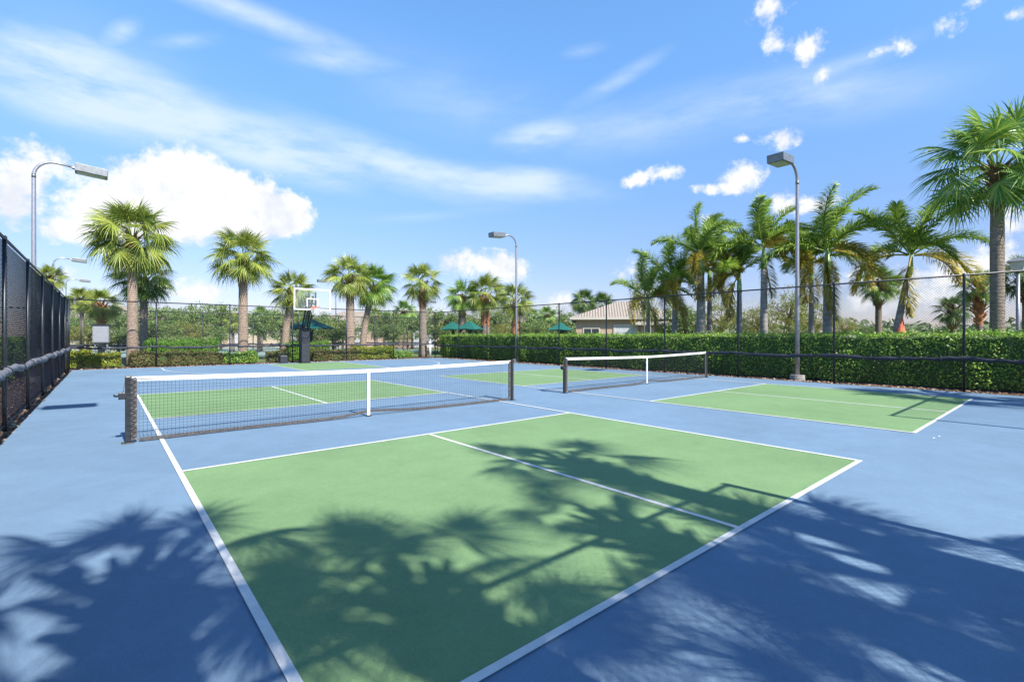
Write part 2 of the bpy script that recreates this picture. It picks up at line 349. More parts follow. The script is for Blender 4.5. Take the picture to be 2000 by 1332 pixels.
# basketball key, three point arc
HX = 4.58
b = MB(); b.add([(HX-1.83, 12.7, .004), (HX+1.83, 12.7, .004), (HX+1.83, 18.5, .004), (HX-1.83, 18.5, .004)], [(0,1,2,3)])
tag(b.build('basketball_key', M['green']), None, kind='structure')
b = MB()
def seg(x0, x1, y0, y1, z=.008): b.add([(x0,y0,z),(x1,y0,z),(x1,y1,z),(x0,y1,z)], [(0,1,2,3)])
seg(HX-1.855, HX-1.805, 12.7, 18.5); seg(HX+1.805, HX+1.855, 12.7, 18.5); seg(HX-1.805, HX+1.805, 12.675, 12.725)
def arc(cx, cy, r, a0, a1, n=48):
    for i in range(n):
        t0 = R(a0 + (a1 - a0) * i / n); t1 = R(a0 + (a1 - a0) * (i + 1) / n)
        b.add([(cx + rr * math.cos(t), cy + rr * math.sin(t), .008) for rr, t in ((r-.025, t0), (r+.025, t0), (r+.025, t1), (r-.025, t1))], [(0,1,2,3)])
arc(HX, 12.7, 1.8, 180, 360, 30); arc(HX, 17.0, 6.3, 180, 360, 60); seg(HX-6.325, HX-6.275, 17.0, 18.5); seg(HX+6.275, HX+6.325, 17.0, 18.5)
tag(b.build('basketball_lines', M['line']), None, kind='structure')
# loose white scuffs next to the right court corner
# mulch chips / litter along the edges
random.seed(5)
b = MB()
for i in range(9000):
    s = random.random()
    if s < .5: x = random.uniform(13.32, 14.4); y = random.uniform(-9, 20)
    elif s < .75: x = random.uniform(-6.2, -4.7); y = random.uniform(0, 19)
    else: x = random.uniform(-4.5, 13.3); y = random.uniform(19.37, 20.4)
    a = random.uniform(0, 6.28); L = random.uniform(.02, .06); W_ = L * .4; tz = random.uniform(-.02, .03)
    c_, s_ = math.cos(a), math.sin(a)
    b.add([(x + L*c_, y + L*s_, -.02), (x - W_*s_, y + W_*c_, -.015 + abs(tz)), (x - L*c_, y - L*s_, -.01 + tz*.5 + .01), (x + W_*s_, y - W_*c_, -.02)], [(0,1,2,3)])
tag(b.build('mulch_litter', M['mulchbit']), None, kind='stuff')

# far tennis court beyond the back fence
sheet('far_court', rect(-14, 22, 31, 66), -.05 + .02, mat('far_court_green', (.24, .33, .29), .85, .08, 2))

# ------------------------------------------------------------------ chain link fences
def tube2(b, p, q, r, n=3):
    p = np.array(p); q = np.array(q); d = norm(q - p)
    a = norm(np.cross(d, UP if abs(d[2]) < .9 else np.array([1., 0, 0]))); c = np.cross(d, a)
    vs = [pt + r * (a * math.cos(6.2832 * k / n) + c * math.sin(6.2832 * k / n)) for pt in (p, q) for k in range(n)]
    b.add(vs, [(k, (k + 1) % n, n + (k + 1) % n, n + k) for k in range(n)])
def fence(name, A, B, label, H=3.05, spacing=3.0, posts=None, roll=None, rollmat='screen', rail='post', wire=.0019, post_r=.03, low_rail=True, roll_label=None, cell=.0707, cat='fence', seed=1):
    """posts, top rail, wire diamonds, rolled windscreen tied at waist height"""
    A = np.array([*A, 0.]); B = np.array([*B, 0.]); L = np.linalg.norm(B - A); d = (B - A) / L
    root = empty(name, tuple(A), label, cat, rz=math.atan2(d[1], d[0]))
    ps = posts if posts is not None else [i * L / round(L / spacing) for i in range(round(L / spacing) + 1)]
    for s in ps:
        p = MB().tube([(s, 0, -.1), (s, 0, H + .02)], post_r, 10).tube([(s, 0, H + .02), (s, 0, H + .05)], [.036, .015], 10)
        o = p.build('post', M['post'], root, smooth=True)
    a, e = (ps[0], ps[-1])
    MB().tube([(a, 0, H), (e, 0, H)], .024, 8).build('top_rail', M[rail], root, smooth=True)
    if low_rail: MB().tube([(a, 0, .06), (e, 0, .06)], .006, 5).build('bottom_wire', M['vinyl'], root)
    b = MB(); off = .045; n = int((e - a + H) / cell)
    for i in range(n + 1):
        for sgn in (1, -1):
            # line x = x0 + sgn*z clipped to [a,e] and [.05,H]
            x0 = (a - H + i * cell) if sgn == 1 else (a + i * cell)
            z0, z1 = .05, H
            if sgn == 1: lo, hi = max(z0, a - x0), min(z1, e - x0)
            else: lo, hi = max(z0, x0 - e), min(z1, x0 - a)
            if hi - lo < .02: continue
            tube2(b, (x0 + sgn * lo, off + sgn * .001, lo), (x0 + sgn * hi, off + sgn * .001, hi), wire)
    b.build('wire_mesh', M['vinyl'], root)
    if roll is not None:
        rnd = random.Random(seed); pts = []; rad = []; side = roll[1]; z0 = roll[0]; s = a; thick = roll[2]
        while s < e:
            t = ((s - a) / 3.0) % 1; sag = -.05 * math.sin(math.pi * t)
            pts.append((s, side * (.085 + rnd.uniform(-.015, .015)), z0 + sag + rnd.uniform(-.018, .018))); rad.append(thick * rnd.uniform(.72, 1.2)); s += .17
        rw = MB().tube(pts, rad, 8).build('rolled_windscreen', M[rollmat], root, smooth=True)
        s = a + .4
        while s < e:
            MB().tube([(s, side * .085 + (thick+.03) * math.cos(t), z0 - .025 + (thick+.03) * math.sin(t)) for t in [6.2832 * k / 10 for k in range(11)]], .008, 4).build('tie_strap', M['post'], rw); s += 1.5 + rnd.uniform(-.2, .2)
    return root
# right (x=13.5), left (x=-4.85), back (y=20), near (y=-9.35, with a gap)
fence('chain_link_fence', (13.5, -9.35), (13.5, 20.0), 'tall chain link fence in front of the long clipped hedge on the right', posts=[2.45 + 2.94 * i - 2.45 for i in range(0, 10)] + [29.35], roll=(.87, 1, .055), seed=3)
fence('chain_link_fence', (-4.85, -9.35), (-4.85, 18.6), 'dark chain link fence along the left court edge with a lumpy grey screen roll', H=2.97, posts=[i * 2.95 for i in range(10)] + [27.95], roll=(.95, -1, .055), rollmat='screen_grey', wire=.0028, seed=4)
fence('chain_link_fence', (-4.85, 20.0), (13.5, 20.0), 'chain link fence across the far end behind the basketball hoop', roll=(.95, -1, .05), seed=5)
fence('chain_link_fence', (-4.85, -9.35), (1.07, -9.35), 'chain link fence section behind the camera that shades the near court', posts=[0, 2.8, 5.92], post_r=.045, seed=6)
fence('chain_link_fence', (7.38, -9.35), (13.5, -9.35), 'chain link fence section closing the near right corner', posts=[0, 3.06, 6.12], post_r=.045, seed=7)
fence('chain_link_fence', (-14, 30.2), (23, 30.2), 'distant chain link fence in front of the far tennis courts', H=3.05, roll=(.9, -1, .06), cell=.14, seed=8, wire=.0025)

# ------------------------------------------------------------------ pickleball nets
def net(cx, cy, label, crank_side=-1, hw=3.38):
    root = empty('pickleball_net', (cx, cy, 0), label, 'net', 'pickleball nets')
    he = .895; hc = .845
    def top(x):
        t = abs(x) / hw; return hc + (he - hc) * t ** 1.3
    def bot(x):
        t = abs(x) / hw
        base = .035 + .05 * math.exp(-((abs(x)) / .35) ** 2) - .0 * t
        return base if x < 0 else .03 + .06 * math.exp(-(abs(x) / .6) ** 2)
    for s in (-1, 1):
        p = MB().box(s*(hw+.04)-.03, s*(hw+.04)+.03, -.03, .03, 0, .905).build('post', M['netpost'], root, bevel=.008)
        MB().box(s*(hw+.04)-.033, s*(hw+.04)+.033, -.033, .033, .905, .918).build('cap', M['netpost'], p, bevel=.004)
        # wide laced sleeve
        MB().box(min(s*(hw-.06), s*(hw+.008)), max(s*(hw-.06), s*(hw+.008)), -.012, .012, .03, he-.012).build('side_sleeve', M['sleeve'], root, bevel=.005)
        b = MB()
        for k in range(12):
            z0 = .07 + k * .069; b.tube([(s*(hw-.045), -.014, z0), (s*(hw+.03), -.034, z0+.035), (s*(hw+.071), -.028, z0+.05)], .003, 4)
            b.tube([(s*(hw-.045), -.014, z0+.06), (s*(hw+.03), -.035, z0+.03)], .0035, 4)
        b.build('lacing', M['netcord'], root)
        for z0 in (.05, .25, .46, .67, .86): MB().tube([(s*(hw-.048), -.02, z0), (s*(hw-.048), .02, z0)], .011, 8).build('grommet', M['steel'], root)
        MB().box(s*(hw+.04)-.07, s*(hw+.04)+.07, -.07, .07, 0, .01).build('base_plate', M['netpost'], root, bevel=.003)
    # mesh cords
    b = MB(); x = -hw + .08; cs = .046; r = .0014
    xs = []
    while x < hw - .08: xs.append(x); x += cs
    for x in xs: tube2(b, (x, 0, bot(x)), (x, 0, top(x) - .04), r, 4)
    nz = 18
    for k in range(1, nz):
        for i in range(0, len(xs) - 4, 4):
            x0, x1 = xs[i], xs[min(i + 4, len(xs) - 1)]
            f = k / nz
            tube2(b, (x0, 0, bot(x0) + f * (top(x0) - .04 - bot(x0))), (x1, 0, bot(x1) + f * (top(x1) - .04 - bot(x1))), r, 4)
    b.build('net_mesh', M['netcord'], root)
    # top tape folded over the cable
    n = 40; tp = []; sp = []
    V = []; F = []
    for i in range(n + 1):
        x = -hw + .005 + (2 * hw - .01) * i / n; z = top(x)
        V += [(x, -.009, z - .055), (x, -.010, z - .004), (x, 0, z + .006), (x, .010, z - .004), (x, .009, z - .055)]
    for i in range(n):
        for k in range(4): F.append((i*5+k, (i+1)*5+k, (i+1)*5+k+1, i*5+k+1))
        F.append((i*5+4, (i+1)*5+4, (i+1)*5, i*5))
    F += [(0,1,2,3,4), tuple(n*5+k for k in (4,3,2,1,0))]
    MB().add(V, F).build('top_tape', M['tape'], root, smooth=False)
    # bottom tape
    V = []; F = []; n = 60
    for i in range(n + 1):
        x = -hw + .08 + (2 * hw - .16) * i / n; z = bot(x); yb = .02 * math.sin(x * 2.1) 
        V += [(x, yb - .006, z - .022), (x, yb - .006, z + .024), (x, yb + .006, z + .024), (x, yb + .006, z - .022)]
    for i in range(n):
        for k in range(4): F.append((i*4+k, (i+1)*4+k, (i+1)*4+(k+1) % 4, i*4+(k+1) % 4))
    MB().add(V, F).build('bottom_tape', M['sleeve'], root)
    # centre strap and its ground anchor
    MB().box(-.028, .028, -.013, .013, .012, hc - .004).build('centre_strap', M['tape'], root, bevel=.003)
    MB().tube([(0, 0, 0), (0, 0, .014)], .055, 16).tube([(-.03, -.02, .014), (.03, -.02, .014)], .008, 6).build('ground_anchor', M['netpost'], root)
    # winch with crank on the outside of one post
    s = crank_side; xo = s * (hw + .07)
    wch = MB().box(min(xo, xo + s*.07), max(xo, xo + s*.07), -.035, .035, .60, .69).tube([(xo + s*.03, -.05, .645), (xo + s*.03, .05, .645)], .045, 12).build('winch', M['netpost'], root, bevel=.004)
    MB().tube([(xo + s*.07, 0, .645), (xo + s*.11, 0, .645), (xo + s*.115, -.02, .665)], .012, 8).build('crank', M['netpost'], wch, smooth=True)
    b = MB().tube([(xo + s*.02, 0, .69), (s*(hw+.06), 0, .912), (s*(hw+.0), 0, .9)], .005, 6); b.build('cable', M['steel'], root)
    MB().box(*sorted((s*(hw-.0), s*(hw-.30))), -.014, -.011, he - .036, he - .026).build('tape_buckle', M['steel'], root)
    return root
net(0, 0, 'nearer pickleball net with white top tape standing on the left court')
net(8.93, .15, 'smaller looking pickleball net farther right in front of the hedge', hw=3.58)

# ------------------------------------------------------------------ lamp posts
def lamp(x, y, s, label, H=7.15, cb=True):
    root = empty('lamp_post', (x, y, 0), label, 'lamp post', 'court lamp posts')
    pts = [(0, 0, -.05), (0, 0, 2), (0, 0, 4), (0, 0, H - .55)]; rad = [.075, .068, .06, .052]
    for k in range(1, 9):
        t = k / 8 * math.pi / 2 * 1.06; pts.append((s * .5 * (1 - math.cos(t)), 0, H - .55 + .52 * math.sin(t))); rad.append(.05 - .01 * k / 8)
    pts.append((s * 1.0, 0, H - .085)); rad.append(.036)
    MB().tube(pts, rad, 12).build('pole', M['galv'], root, smooth=True)
    MB().tube([(0, 0, H - .62), (0, 0, H - .5)], .056, 12).build('collar', M['bronze'], root, smooth=True)
    if cb: MB().tube([(0, 0, -.05), (0, 0, .16)], [.24, .22], 20).build('concrete_foot', M['concrete'], root)
    T = Matrix.Translation((s * 1.4, 0, H - .13)) @ Matrix.Rotation(s * R(4), 4, 'Y')
    hd = MB().box(-.42, .42, -.25, .25, -.12, .13, T).build('lamp_head', M['bronze'], root, bevel=.012)
    MB().box(-.36, .36, -.2, .2, -.135, -.123, T).build('lens', M['lens'], hd)
    MB().tube([tuple(T @ Vector((-s*.42, 0, 0))), tuple(T @ Vector((-s*.5, 0, 0)))], .045, 10).build('arm_socket', M['bronze'], hd)
    return root
lamp(14.05, -2.25, -1, 'tallest looking grey lamp post rising in front of the right hedge and palms')
lamp(14.25, 12.4, -1, 'slim grey lamp post in the middle, standing at the hedge beyond the far court')
lamp(-5.4, 13.3, 1, 'tall grey lamp post behind the left fence, its wide head pointing right')
lamp(-5.4, -2.25, 1, 'grey lamp post beside the left fence next to the camera')
lamp(-6.5, 39.3, 1, 'second lamp post along the left side, lower behind the tall one')
lamp(-6.6, 56.4, 1, 'third and smallest lamp post along the left side')
lamp(14.4, 40.9, -1, 'small far lamp post just right of the basketball backboard')
lamp(36.0, 60.0, 1, 'tiny far lamp post left of the palm pair with brown boots')
# post top lantern on the right
rt = empty('lantern_post', (17.6, -7.15, 0), 'pale capped lantern on a thin post beside the big palm on the right', 'lantern post')
MB().tube([(0,0,0),(0,0,3.42)], [.055,.045], 12).build('pole', M['galv'], rt, smooth=True)
q = MB().add([(-.17,-.17,3.72),(.17,-.17,3.72),(.17,.17,3.72),(-.17,.17,3.72),(-.11,-.11,3.42),(.11,-.11,3.42),(.11,.11,3.42),(-.11,.11,3.42)], [(0,1,2,3),(7,6,5,4),(4,5,1,0),(5,6,2,1),(6,7,3,2),(7,4,0,3)]).build('lantern_body', M['lantern'], rt)
MB().add([(-.24,-.24,3.72),(.24,-.24,3.72),(.24,.24,3.72),(-.24,.24,3.72),(-.05,-.05,3.84),(.05,-.05,3.84),(.05,.05,3.84),(-.05,.05,3.84)], [(3,2,1,0),(4,5,6,7),(0,1,5,4),(1,2,6,5),(2,3,7,6),(3,0,4,7)]).build('lantern_cap', M['galv'], rt)

# ------------------------------------------------------------------ basketball hoop
hp = empty('basketball_hoop', (HX, 18.75, 0), 'black padded basketball hoop with clear white framed backboard at the far end', 'basketball hoop')
MB().box(-.22, .22, -.26, .26, .02, 1.95).build('post_padding', M['pad'], hp, bevel=.04)
MB().box(-.3, .3, -.3, .3, -.01, .02).build('base_plate', M['netpost'], hp)
b = MB()
for sx in (-.12, .12):
    for (y0, z0, y1, z1) in ((.0, 1.9, -1.05, 3.55), (-.25, 1.75, -1.15, 2.95), ):
        b.tube([(sx, y0, z0), (sx, y1, z1)], .05, 6)
b.tube([(-.12, -.75, 2.7), (.12, -.75, 2.7)], .03, 6).tube([(-.3, .05, 1.8), (-.3, .05, 2.25)], .05, 8)
b.build('arms', M['pad'], hp)
b = MB(); yb = -1.35; z0, z1, hw = 2.8, 3.9, .93
b.box(-hw, hw, yb-.02, yb+.02, z0, z0+.06).box(-hw, hw, yb-.02, yb+.02, z1-.06, z1).box(-hw, -hw+.06, yb-.02, yb+.02, z0+.06, z1-.06).box(hw-.06, hw, yb-.02, yb+.02, z0+.06, z1-.06)
bb = b.build('backboard_frame', M['bbwhite'], hp)
gm, gn, gl = newmat('clear_backboard'); pb = gn['Principled BSDF']; tr = N(gn, 'ShaderNodeBsdfTransparent'); mxs = N(gn, 'ShaderNodeMixShader'); mxs.inputs[0].default_value = .05
tr.inputs[0].default_value = (.93, .96, .96, 1); pb.inputs['Roughness'].default_value = .08; pb.inputs['Base Color'].default_value = (.7, .75, .75, 1)
gl.new(tr.outputs[0], mxs.inputs[1]); gl.new(pb.outputs[0], mxs.inputs[2]); gl.new(mxs.outputs[0], gn['Material Output'].inputs[0])
MB().box(-hw+.06, hw-.06, yb-.006, yb+.006, z0+.06, z1-.06).build('glass_pane', gm, bb)
b = MB(); f = yb - .012
b.box(-.30, .30, f-.004, f, 3.36, 3.41).box(-.30, -.25, f-.004, f, 2.98, 3.36).box(.25, .30, f-.004, f, 2.98, 3.36).build('target_square', M['bbwhite'], bb)
b = MB().box(-.2, -.13, yb+.03, yb+.09, 2.85, 3.75).box(.13, .2, yb+.03, yb+.09, 2.85, 3.75).box(-.2, .2, yb+.03, yb+.09, 3.1, 3.17).build('support_bracket', M['pad'], hp)
rim = MB().tube([(.23 * math.cos(t), yb - .38 + .23 * math.sin(t), 2.95) for t in [6.2832 * k / 28 for k in range(29)]], .014, 6).box(-.09, .09, yb-.16, yb-.02, 2.86, 2.96).build('rim', M['rim'], hp, smooth=False)
b = MB()
for k in range(12):
    a0 = 6.2832 * k / 12
    for s in (1, -1):
        pts = [((.23 - .09 * u) * math.cos(a0 + s * u * .8), yb - .38 + (.23 - .09 * u) * math.sin(a0 + s * u * .8), 2.94 - .4 * u) for u in (0, .33, .66, 1)]
        b.tube(pts, .005, 3)
b.build('hoop_net', M['tape'], rim)
bg_ = MB().box(-.35, .05, -.1, .35, 0, .42); bg_.build('ballast_box', M['pad'], hp, bevel=.05).location = (-.75, .55, 0)

# ------------------------------------------------------------------ palms
def frame(d):
    d = norm(d); s = np.cross(d, UP)
    if np.linalg.norm(s) < .05: s = np.array([1., 0, 0])
    s = norm(s); return d, s, norm(np.cross(s, d))
def fan_leaf(b, rnd, o, az_, elv, pl=1.15, bl=1.0, ns_=32, dead=False):
    ca, sa = math.cos(az_), math.sin(az_); d = np.array([ca * math.cos(elv), sa * math.cos(elv), math.sin(elv)])
    p0 = o + np.array([ca, sa, 0]) * .08
    p1 = p0 + d * pl * .5; d2 = norm(d - UP * (.10 + .16 * math.cos(elv))); p2 = p1 + d2 * pl * .5
    w = .014; s = norm(np.cross(d, UP) + 1e-6)
    b.add([p0 - s*w*1.6, p0 + s*w*1.6, p1 + s*w, p1 - s*w, p2 + s*w*.7, p2 - s*w*.7], [(0,1,2,3), (3,2,4,5)])
    b.add([p0 - UP*w, p0 + UP*w, p1 + UP*w, p1 - UP*w, p2 + UP*w*.7, p2 - UP*w*.7], [(0,1,2,3), (3,2,4,5)])
    F, S, Nn = frame(norm(d2 - UP * ((.04 + .26 * math.cos(elv)) if not dead else 1.2)))
    ro = rnd.uniform(-.9, .9); S, Nn = S * math.cos(ro) + Nn * math.sin(ro), Nn * math.cos(ro) - S * math.sin(ro)
    amax = R(rnd.uniform(112, 140) if not dead else 60); da = 2 * amax / ns_
    fold = rnd.uniform(.05, .55); curl = rnd.uniform(.05, .3)
    for j in range(ns_ + 1):
        a = -amax + j * da + rnd.uniform(-.03, .03); q = abs(a) / amax
        L = bl * (1.0 - .25 * q * q) * rnd.uniform(.88, 1.06)
        base = p2 + F * (.22 * (1 - q) * bl)
        dj = norm(F * math.cos(a) + S * math.sin(a) - Nn * fold * abs(math.sin(a)))
        side = norm(np.cross(dj, Nn)); nn = np.cross(side, dj)
        pr = []; droop = rnd.uniform(.04, .22) if not dead else .5; kink = rnd.uniform(-.05, .12) * L
        for t in (0, .28, .5, .74, 1):
            r = t * L; c = base + dj * r - UP * (droop * (r ** 3)) - Nn * (curl * r * r) - (UP * max(0, t - .74) * kink * 4)
            ww = {0: .005, .28: min(.5 * .28 * L * da * 1.1 + .004, .03), .5: .021, .74: .0115, 1: .0012}[t] * bl * 1.1
            sd_ = norm(side + nn * (.5 if j % 2 else -.5))
            pr += [c - sd_ * ww, c + sd_ * ww]
        b.add(pr, [(2*k, 2*k+1, 2*k+3, 2*k+2) for k in range(4)])
CROWN = {}
def sabal_crown(seed, nl=44, low=-55, ns_=34):
    key = (seed, nl, low)
    if key in CROWN: return CROWN[key]
    rnd = random.Random(seed); b = MB(); dd = MB()
    for i in range(nl):
        t = (i + .5) / nl
        elv = R(84 + (low - 84) * t ** 1.12 + rnd.uniform(-11, 11)); az_ = i * 2.39996 + rnd.uniform(-.35, .35)
        k = 1.0 + .1 * min(1, t * 2.2) - (.25 * (t - .5) if t > .5 else 0)
        fan_leaf(b, rnd, np.array([0, 0, .12 * (1 - t)]), az_, elv, 1.12 * k * rnd.uniform(.85, 1.1), .98 * k * rnd.uniform(.9, 1.1), ns_)
    CROWN[key] = b; return b
MESH = {}
def crown_mesh(seed, nl, low, matn):
    k = (seed, nl, low, matn)
    if k not in MESH: MESH[k] = sabal_crown(seed, nl, low).mesh('crown', M[matn])
    return MESH[k]
def boots_mb(rnd, h, r, n=46):
    b = MB()
    for i in range(n):
        z = h * i / n; a = i * 2.39996; L = rnd.uniform(.18, .34) * (.7 + .6 * i / n); rr = r * (1.02 + .25 * (i / n))
        ca, sa = math.cos(a), math.sin(a); o = np.array([ca * rr * .8, sa * rr * .8, z]); d = np.array([ca * .75, sa * .75, .8]); s = np.array([-sa, ca, 0])
        w = .06 + .02 * rnd.random(); e = o + d * L; th = np.array([ca, sa, -.6]) * .02
        b.add([o - s*w, o + s*w, e + s*w*.45, e - s*w*.45, o - s*w + th, o + s*w + th, e + s*w*.45 + th, e - s*w*.45 + th], [(0,1,2,3),(7,6,5,4),(1,5,6,2),(3,2,6,7),(0,3,7,4)])
    b.tube([(0,0,-.1),(0,0,h*.5),(0,0,h)], [r*.95, r*1.15, r*.8], 12)
    return b
def sabal(x, y, zh, Rr, tw, label, seed=0, nl=44, low=-55, leaf='sabal', bark='bark', boots='boots', bh=.8, lean=(0, 0), dead=0, group=None, name='sabal_palm', rz=None):
    """zh heart height, Rr crown radius, tw trunk diameter"""
    rnd = random.Random(seed * 7 + int(x * 10)); root = empty(name, (x, y, 0), label, 'palm tree', group)
    k = Rr / 2.15; lx, ly = lean; pts = []; rad = []
    for i in range(13):
        t = i / 12; pts.append((lx * t * t, ly * t * t, -.1 + t * (zh + .1))); rad.append(tw / 2 * (1.12 - .22 * t + (.18 * math.exp(-t * 14))) * rnd.uniform(.97, 1.03))
    MB().tube(pts, rad, 14).build('trunk', M[bark], root, smooth=True)
    o = boots_mb(rnd, bh + .18, tw / 2 * 1.02).build('leaf_bases', M[boots], root); o.location = (lx, ly, zh - bh)
    c = link('crown', crown_mesh(seed % 8, nl, low, leaf), root); c.location = (lx, ly, zh); c.scale = (k, k, k); c.rotation_euler.z = rnd.uniform(0, 6.28) if rz is None else rz
    if dead:
        b = MB()
        for i in range(dead): fan_leaf(b, rnd, np.zeros(3), rnd.uniform(0, 6.28), R(rnd.uniform(-80, -60)), .7 * k, .9 * k, 18, True)
        d = b.build('dead_fronds', M['dead'], root); d.location = (lx, ly, zh - .1)
    return root
def onY(px, Y):
    a = (px - 1000) / 938.4; d = (Y + 8.358) / (.7631 - .6463 * a); return -3.657 + d * (.7631 * a + .6463), Y, d
def onX(px, X):
    a = (px - 1000) / 938.4; d = (X + 3.657) / (.7631 * a + .6463); return X, -8.358 + d * (.7631 - .6463 * a), d
def atd(px, d):
    a = (px - 1000) / 938.4; return -3.657 + d * (.7631 * a + .6463), -8.358 + d * (.7631 - .6463 * a), d
def stretch(pos):    # a wide lens widens what stands near the edge of the frame
    x, y, d = pos; return math.hypot(x + 3.657, y + 8.358) / d
def zz(py, d): return 1.4535 + (656.5 - py) / 938.4 * d
def sp(pos, hpy, Rpx, tpx, label, **kw):
    x, y, d = pos; st = stretch(pos); return sabal(x, y, zz(hpy, d), Rpx / 938.4 * d / st ** .6, tpx / 938.4 * d / st * .93, label, **kw)
G1 = 'sabal palms beyond the far fence'
sp(onY(259, 21.6), 468, 93, 23, 'biggest sabal palm on the left, full round crown over a tan trunk', seed=1, nl=58, low=-72, leaf='sabal_y', bark='bark_tan', dead=1, group=G1, bh=1.1)
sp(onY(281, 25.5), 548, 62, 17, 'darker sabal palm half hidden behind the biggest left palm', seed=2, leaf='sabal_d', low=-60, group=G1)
sp(onY(475, 22.2), 508, 70, 20, 'second tall sabal palm with wide crown, left of the hoop', seed=2, nl=48, low=-48, leaf='sabal_y', bark='bark_tan', group=G1, bh=1.0, dead=2)
sp(onY(556, 23.5), 572, 50, 15, 'shorter sabal palm leaning right directly behind the hoop', seed=3, nl=40, leaf='sabal_y', bark='bark_tan', lean=(.4, -.1), dead=1, group=G1)
sp(onY(684, 22.0), 545, 52, 18, 'left trunk of the sabal palm pair right of the hoop', seed=4, nl=42, leaf='sabal_y', bark='bark_tan', dead=2, group=G1)
sp(onY(708, 23.0), 562, 50, 13, 'right trunk of the sabal palm pair, with an orange dead frond', seed=5, nl=42, leaf='sabal', bark='bark_tan', lean=(.7, -.3), dead=3, group=G1)
sp(onY(826, 22.0), 557, 45, 15, 'sabal palm standing alone behind the fence corner gap', seed=6, nl=36, leaf='sabal_y', group=G1, bh=1.6, dead=2)
sp(onY(903, 23.5), 582, 38, 14, 'leftmost of the three low sabal palms with brown boots by the hedge end', seed=7, nl=38, boots='boots_orange', group=G1, bh=1.4)
sp(onY(948, 22.0), 578, 44, 17, 'middle thick sabal palm of the three by the hedge end', seed=4, nl=40, leaf='sabal_y', boots='boots_orange', bh=2.6, dead=2, group=G1)
sp(onX(1006, 16.2), 590, 42, 13, 'rightmost of the three low sabal palms, orange trunk beside the middle lamp post', seed=2, nl=38, leaf='sabal_y', boots='boots_orange', bh=2.9, group=G1)
sp(atd(1140, 60), 592, 30, 8, 'distant palm crown left above the cream house roof', seed=1, leaf='sabal_d')
sp(atd(1175, 64), 602, 34, 8, 'distant palm crown directly behind the cream house roof ridge', seed=3, leaf='sabal_d')
sp(onX(1716, 20.5), 560, 48, 15, 'sabal palm behind the leaning foxtail palm', seed=5, nl=36, leaf='sabal', low=-45)
sp(onX(1913, 21.5), 565, 50, 17, 'small sabal palm left of the big right palm trunk', seed=3, nl=36, boots='boots_orange', bh=1.3, leaf='sabal')
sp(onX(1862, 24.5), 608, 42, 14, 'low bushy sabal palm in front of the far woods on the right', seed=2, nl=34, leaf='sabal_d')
sp(onX(1948, 15.9), 335, 158, 33, 'huge near sabal palm towering at the right edge over the hedge', seed=4, nl=44, low=-42, leaf='sabal', bark='bark', bh=1.1, rz=1.2)
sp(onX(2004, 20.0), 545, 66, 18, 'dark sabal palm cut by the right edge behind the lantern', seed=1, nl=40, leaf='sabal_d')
sp(atd(97, 30), 545, 36, 12, 'small palm peeking over the left fence beside the tall lamp post', seed=5, leaf='sabal_y')
sp(onY(198, 27.5), 598, 44, 14, 'low palm with orange boots above the grey cabinet', seed=3, nl=36, leaf='sabal_y', boots='boots_orange', bh=1.2)
sp(onY(160, 33), 588, 36, 10, 'low palm just right of the left fence end', seed=2, leaf='sabal_y')
G2 = 'small palms far beyond the courts'
for (px, hp_, d, r_, lb) in ((455, 632, 46, 26, 'small far palm between the two tallest left palms'), (510, 622, 48, 28, 'small far palm right of the second tall sabal'), (585, 618, 52, 26, 'small far palm behind the hoop post'), (735, 622, 50, 24, 'small far palm left of the lone sabal trunk'), (790, 612, 50, 28, 'far palm just left of the lone sabal trunk'), (345, 632, 50, 24, 'small far palm right of the biggest left palm'), (1068, 618, 52, 22, 'small far palm left of the cream house'), (1040, 622, 58, 20, 'tiny far palm right of the middle lamp post')):
    sp(atd(px, d), hp_, r_, 7, lb, seed=int(px) % 5, nl=34, leaf='sabal_y' if px % 2 else 'sabal', group=G2)

# palms behind the camera whose shadows lie on the near court
G3 = 'sabal palms behind the near fence'
SH = 1.05
for i, (sx, sy, zh, r_, nl, lb, lo) in enumerate((
        (-3.5, -4.9, 5.2, 1.3, 17, 'sabal palm behind the near fence at its left end', -40),
        (-2.3, -6.15, 5.6, 1.3, 17, 'sabal palm behind the near fence beside the left one', -40),
        (.45, -4.7, 6.9, 1.15, 13, 'tallest sabal palm behind the near fence by the opening', -30),
        (-.65, -6.3, 5.5, .95, 11, 'middle height sabal palm behind the near fence by the opening', -35),
        (.25, -8.0, 4.3, 1.4, 22, 'short sabal palm behind the near fence by the opening', -45),
        (-.95, -8.7, 3.5, 1.25, 18, 'shortest sabal palm behind the near fence by the opening', -45),
        (11.9, -6.6, 5.5, 1.7, 28, 'sabal palm behind the near right corner fence', -45))):
    sabal(sx + .02 * zh, sy - zh * SH, zh, r_, .4, lb, seed=i, nl=nl, low=lo, group=G3)

